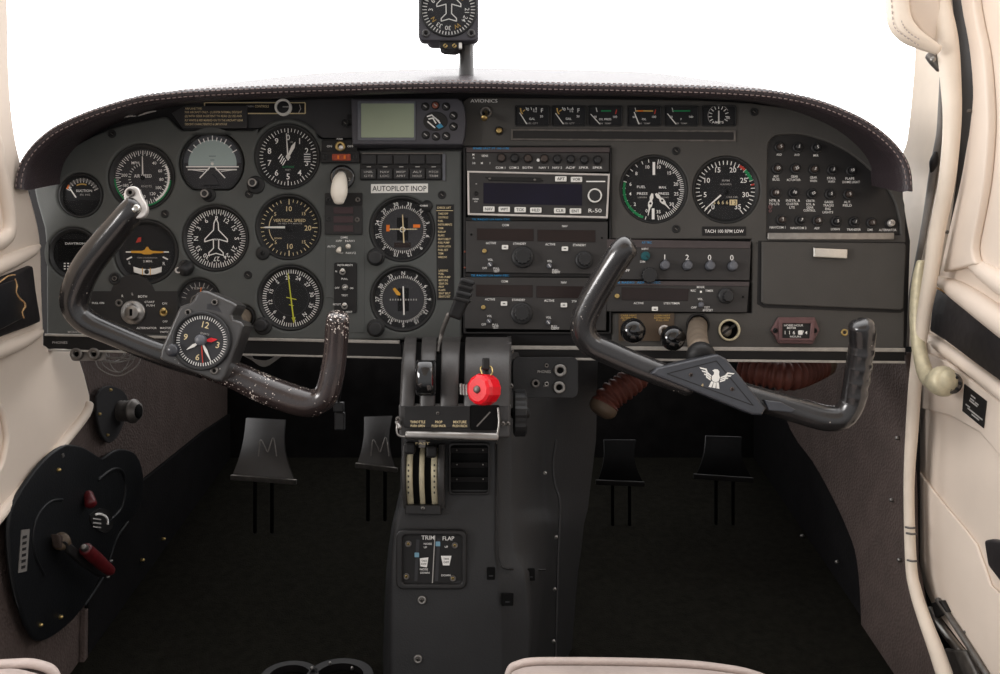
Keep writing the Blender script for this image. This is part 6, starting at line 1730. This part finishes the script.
# connector hanging behind the left yoke grip
t = thing('hanging_connector', 'small black connector hanging on a wire behind the left yoke grip', 'connector', 339, 418, 90)
m = MB(339, 418, 90); m.tube([m.A(340, 356, 30), m.A(342, 380, 70), m.A(338, 404, 90)], 1.4, 'black', 8, 5); m.build('wire', t)
m = MB(339, 418, 90); m.box(334, 402, 344, 412, -5, 5, 'knob_black', 1.5); m.box(335, 412, 345, 430, -4, 4, 'knob_black', 1.5); m.build('plug', t)

# round hatch at the foot of the console
W0 = lambda px, py: None
def onfloor(px, py, h=0.0):
    d = Vector(((px-500)/D, 1, (337-py)/D)); e = Vector((0, 0, EYE))
    w = ROT @ d; s = (EYE - h)/(-w.z); p = e + w*s
    return from_world(p)
c = onfloor(318, 668, .006)
m = MB(); m.o = c
def wring(cx, cy, r0, r1, h, mt):
    w0 = to_world(onfloor(cx, cy)); rows = []
    for i in range(37):
        a = 2*math.pi*i/36
        rows.append([from_world((w0.x+r*math.cos(a), w0.y+r*.8*math.sin(a), hh))-c for r, hh in ((r1, .001), (r1, h), (r0, h), (r0, .001))])
    m.loft(rows, mt, False)
t = bpy.data.objects.new('floor_fitting', None); COL.objects.link(t); t.location = to_world(c); t.rotation_euler = (-TILT, 0, 0)
tag(t, 'black ringed floor fitting with screws at the bottom edge of the left footwell', 'floor fitting')
wring(290, 684, .026, .036, .012, 'black'); wring(340, 684, .030, .042, .012, 'black'); m.build('ring', t)
for q in ((312, 669), (330, 664), (352, 669)):
    m = MB(); m.o = c; p = onfloor(q[0], q[1], .014)-c; m.tube([p, p+Vector((0, -.6, 2))], [2.2, 1.4], 'steel', 10, 1); m.build('screw', t)

# front seat cushions
def seat(label, x0, x1, edge, y, wid, crown):
    """cushion whose front top edge follows the pixel outline"""
    cx = (x0+x1)/2; t = thing('front_seat', label, 'seat', cx, 668, y)
    m = MB(cx, 668, y); rows = []
    for px, py in edge:
        row = []
        for dz, dy in ((-80, 12), (-40, 10), (-16, 4), (-6, -3), (0, -14), (1, -40), (-6, -140), (-30, -240)):
            v = m.A(px, py, y); row.append(v + Vector((0, dy, dz)))
        rows.append(row)
    m.loft(rows, 'seat_leather', True, False, True); m.build('cushion', t)
    m = MB(cx, 668, y); m.tube([m.A(a, b, y) + Vector((0, 0, -3)) + Vector((0, 2, 0)) for a, b in edge], 3.2, 'seat_leather', 10, 2); m.build('piping', t)
    return t
seat('pale grey leather right seat cushion, its front edge showing below the console', 510, 800, crom2([(506, 760), (507, 690), (510, 668), (518, 662), (532, 659), (560, 658.5), (620, 659), (680, 661), (720, 665), (752, 671), (775, 682), (790, 705), (796, 760)], 3), -190, 0, 0)
seat('pale grey left seat cushion corner with piping at the bottom left', -120, 56, crom2([(-140, 668), (-80, 664), (-20, 662), (10, 660.5), (28, 660), (42, 663), (51, 668), (56, 680), (57, 700), (58, 760)], 3), -300, 0, 0)

# ================================================================== COMPASS ON THE GLARESHIELD
CYD = 60
t = thing('magnetic_compass', 'grey compass standing on the glareshield, aeroplane outline on its dial', 'compass', 449, 12, CYD)
m = MB(449, 12, CYD)
m.plate([loop_rr(419, -46, 478.5, 42.5, 5), loop_c(449, 10.5, 27.4, 48)], -6, 6, 'navigator_grey', 1.6, 3); m.plate([loop_rr(424, -40, 474, 36, 6)], 2, 40, 'navigator_grey', 2); m.build('case', t)
m = MB(449, 12, CYD); m.cx, m.cy = 449, 10.5
# dial centred in the round opening
def dial():
    m = MB(449, 10.5, CYD); m.flat(loop_c(449, 10.5, 27.3, 48), -2, 'dial_grey')
    m.ticks(22.2, 26.8, rng(0, 352.5, 7.5), 1.0, -2.2, 'white_print')
    for s, a, mt in (('6', -62, 'white_print'), ('S', 52, 'gold_print'), ('21', 92, 'white_print'), ('24', 120, 'white_print'), ('W', 153, 'gold_print'), ('30', 183, 'white_print'), ('33', 212, 'white_print'), ('N', 238, 'gold_print'), ('3', 270, 'white_print'), ('9', -32, 'white_print'), ('12', -4, 'white_print'), ('15', 25, 'white_print')):
        x, z = m.pol(18.2, a); m.text(s, x, z, 4.4, -2.2, mt, rot=a)
    aeroplane(m, 449, 4, .8, -2.4, 'white_print', 1.0)
    ob = m.build('dial', t); ob.location = (P(449, 10.5, CYD)-P(449, 12, CYD))*S
dial()
m = MB(449, 12, CYD); m.ring(449, 10.5, 26.6, 28.6, -2, -7.4, 'bezel', 56); m.build('bezel', t)
m = MB(449, 12, CYD); m.flat(loop_c(449, 10.5, 26.8, 48), -4, 'lens'); m.build('glass', t)
for x in (426.5, 471.5):
    m = MB(449, 12, CYD); m.ring(x, 35.5, 1.8, 4, -6, -7.6, 'clock_case', 20); m.screw(x, 35.5, 2, -6, 'black'); m.build('screw', t)
m = MB(449, 12, CYD); m.plate([[(440, 41), (460, 41), (460, 49), (455, 51), (444, 50.5), (440, 48.5)]], -3, 14, 'bezel', 1)
for x in (445.5, 454.5): m.ring(x, 47, .8, 2.2, -3, -4.4, 'brass', 16); m.line([(x-1.6, 48.5), (x+1.6, 45.5)], .8, -4.6, 'black')
m.plate([[(459, 44), (462, 44), (462, 49.5), (459, 49.5)]], -4, 0, 'white'); m.build('adjuster_block', t)
m = MB(449, 12, CYD); m.tube([m.A(467, 40, CYD+12), m.A(466.5, 52, CYD+14), m.A(466.5, 62, CYD+14), m.A(466, 86, CYD+10)], [7, 7.6, 8, 9], 'clock_case', 18, 3, flat=.7); m.build('stand', t)
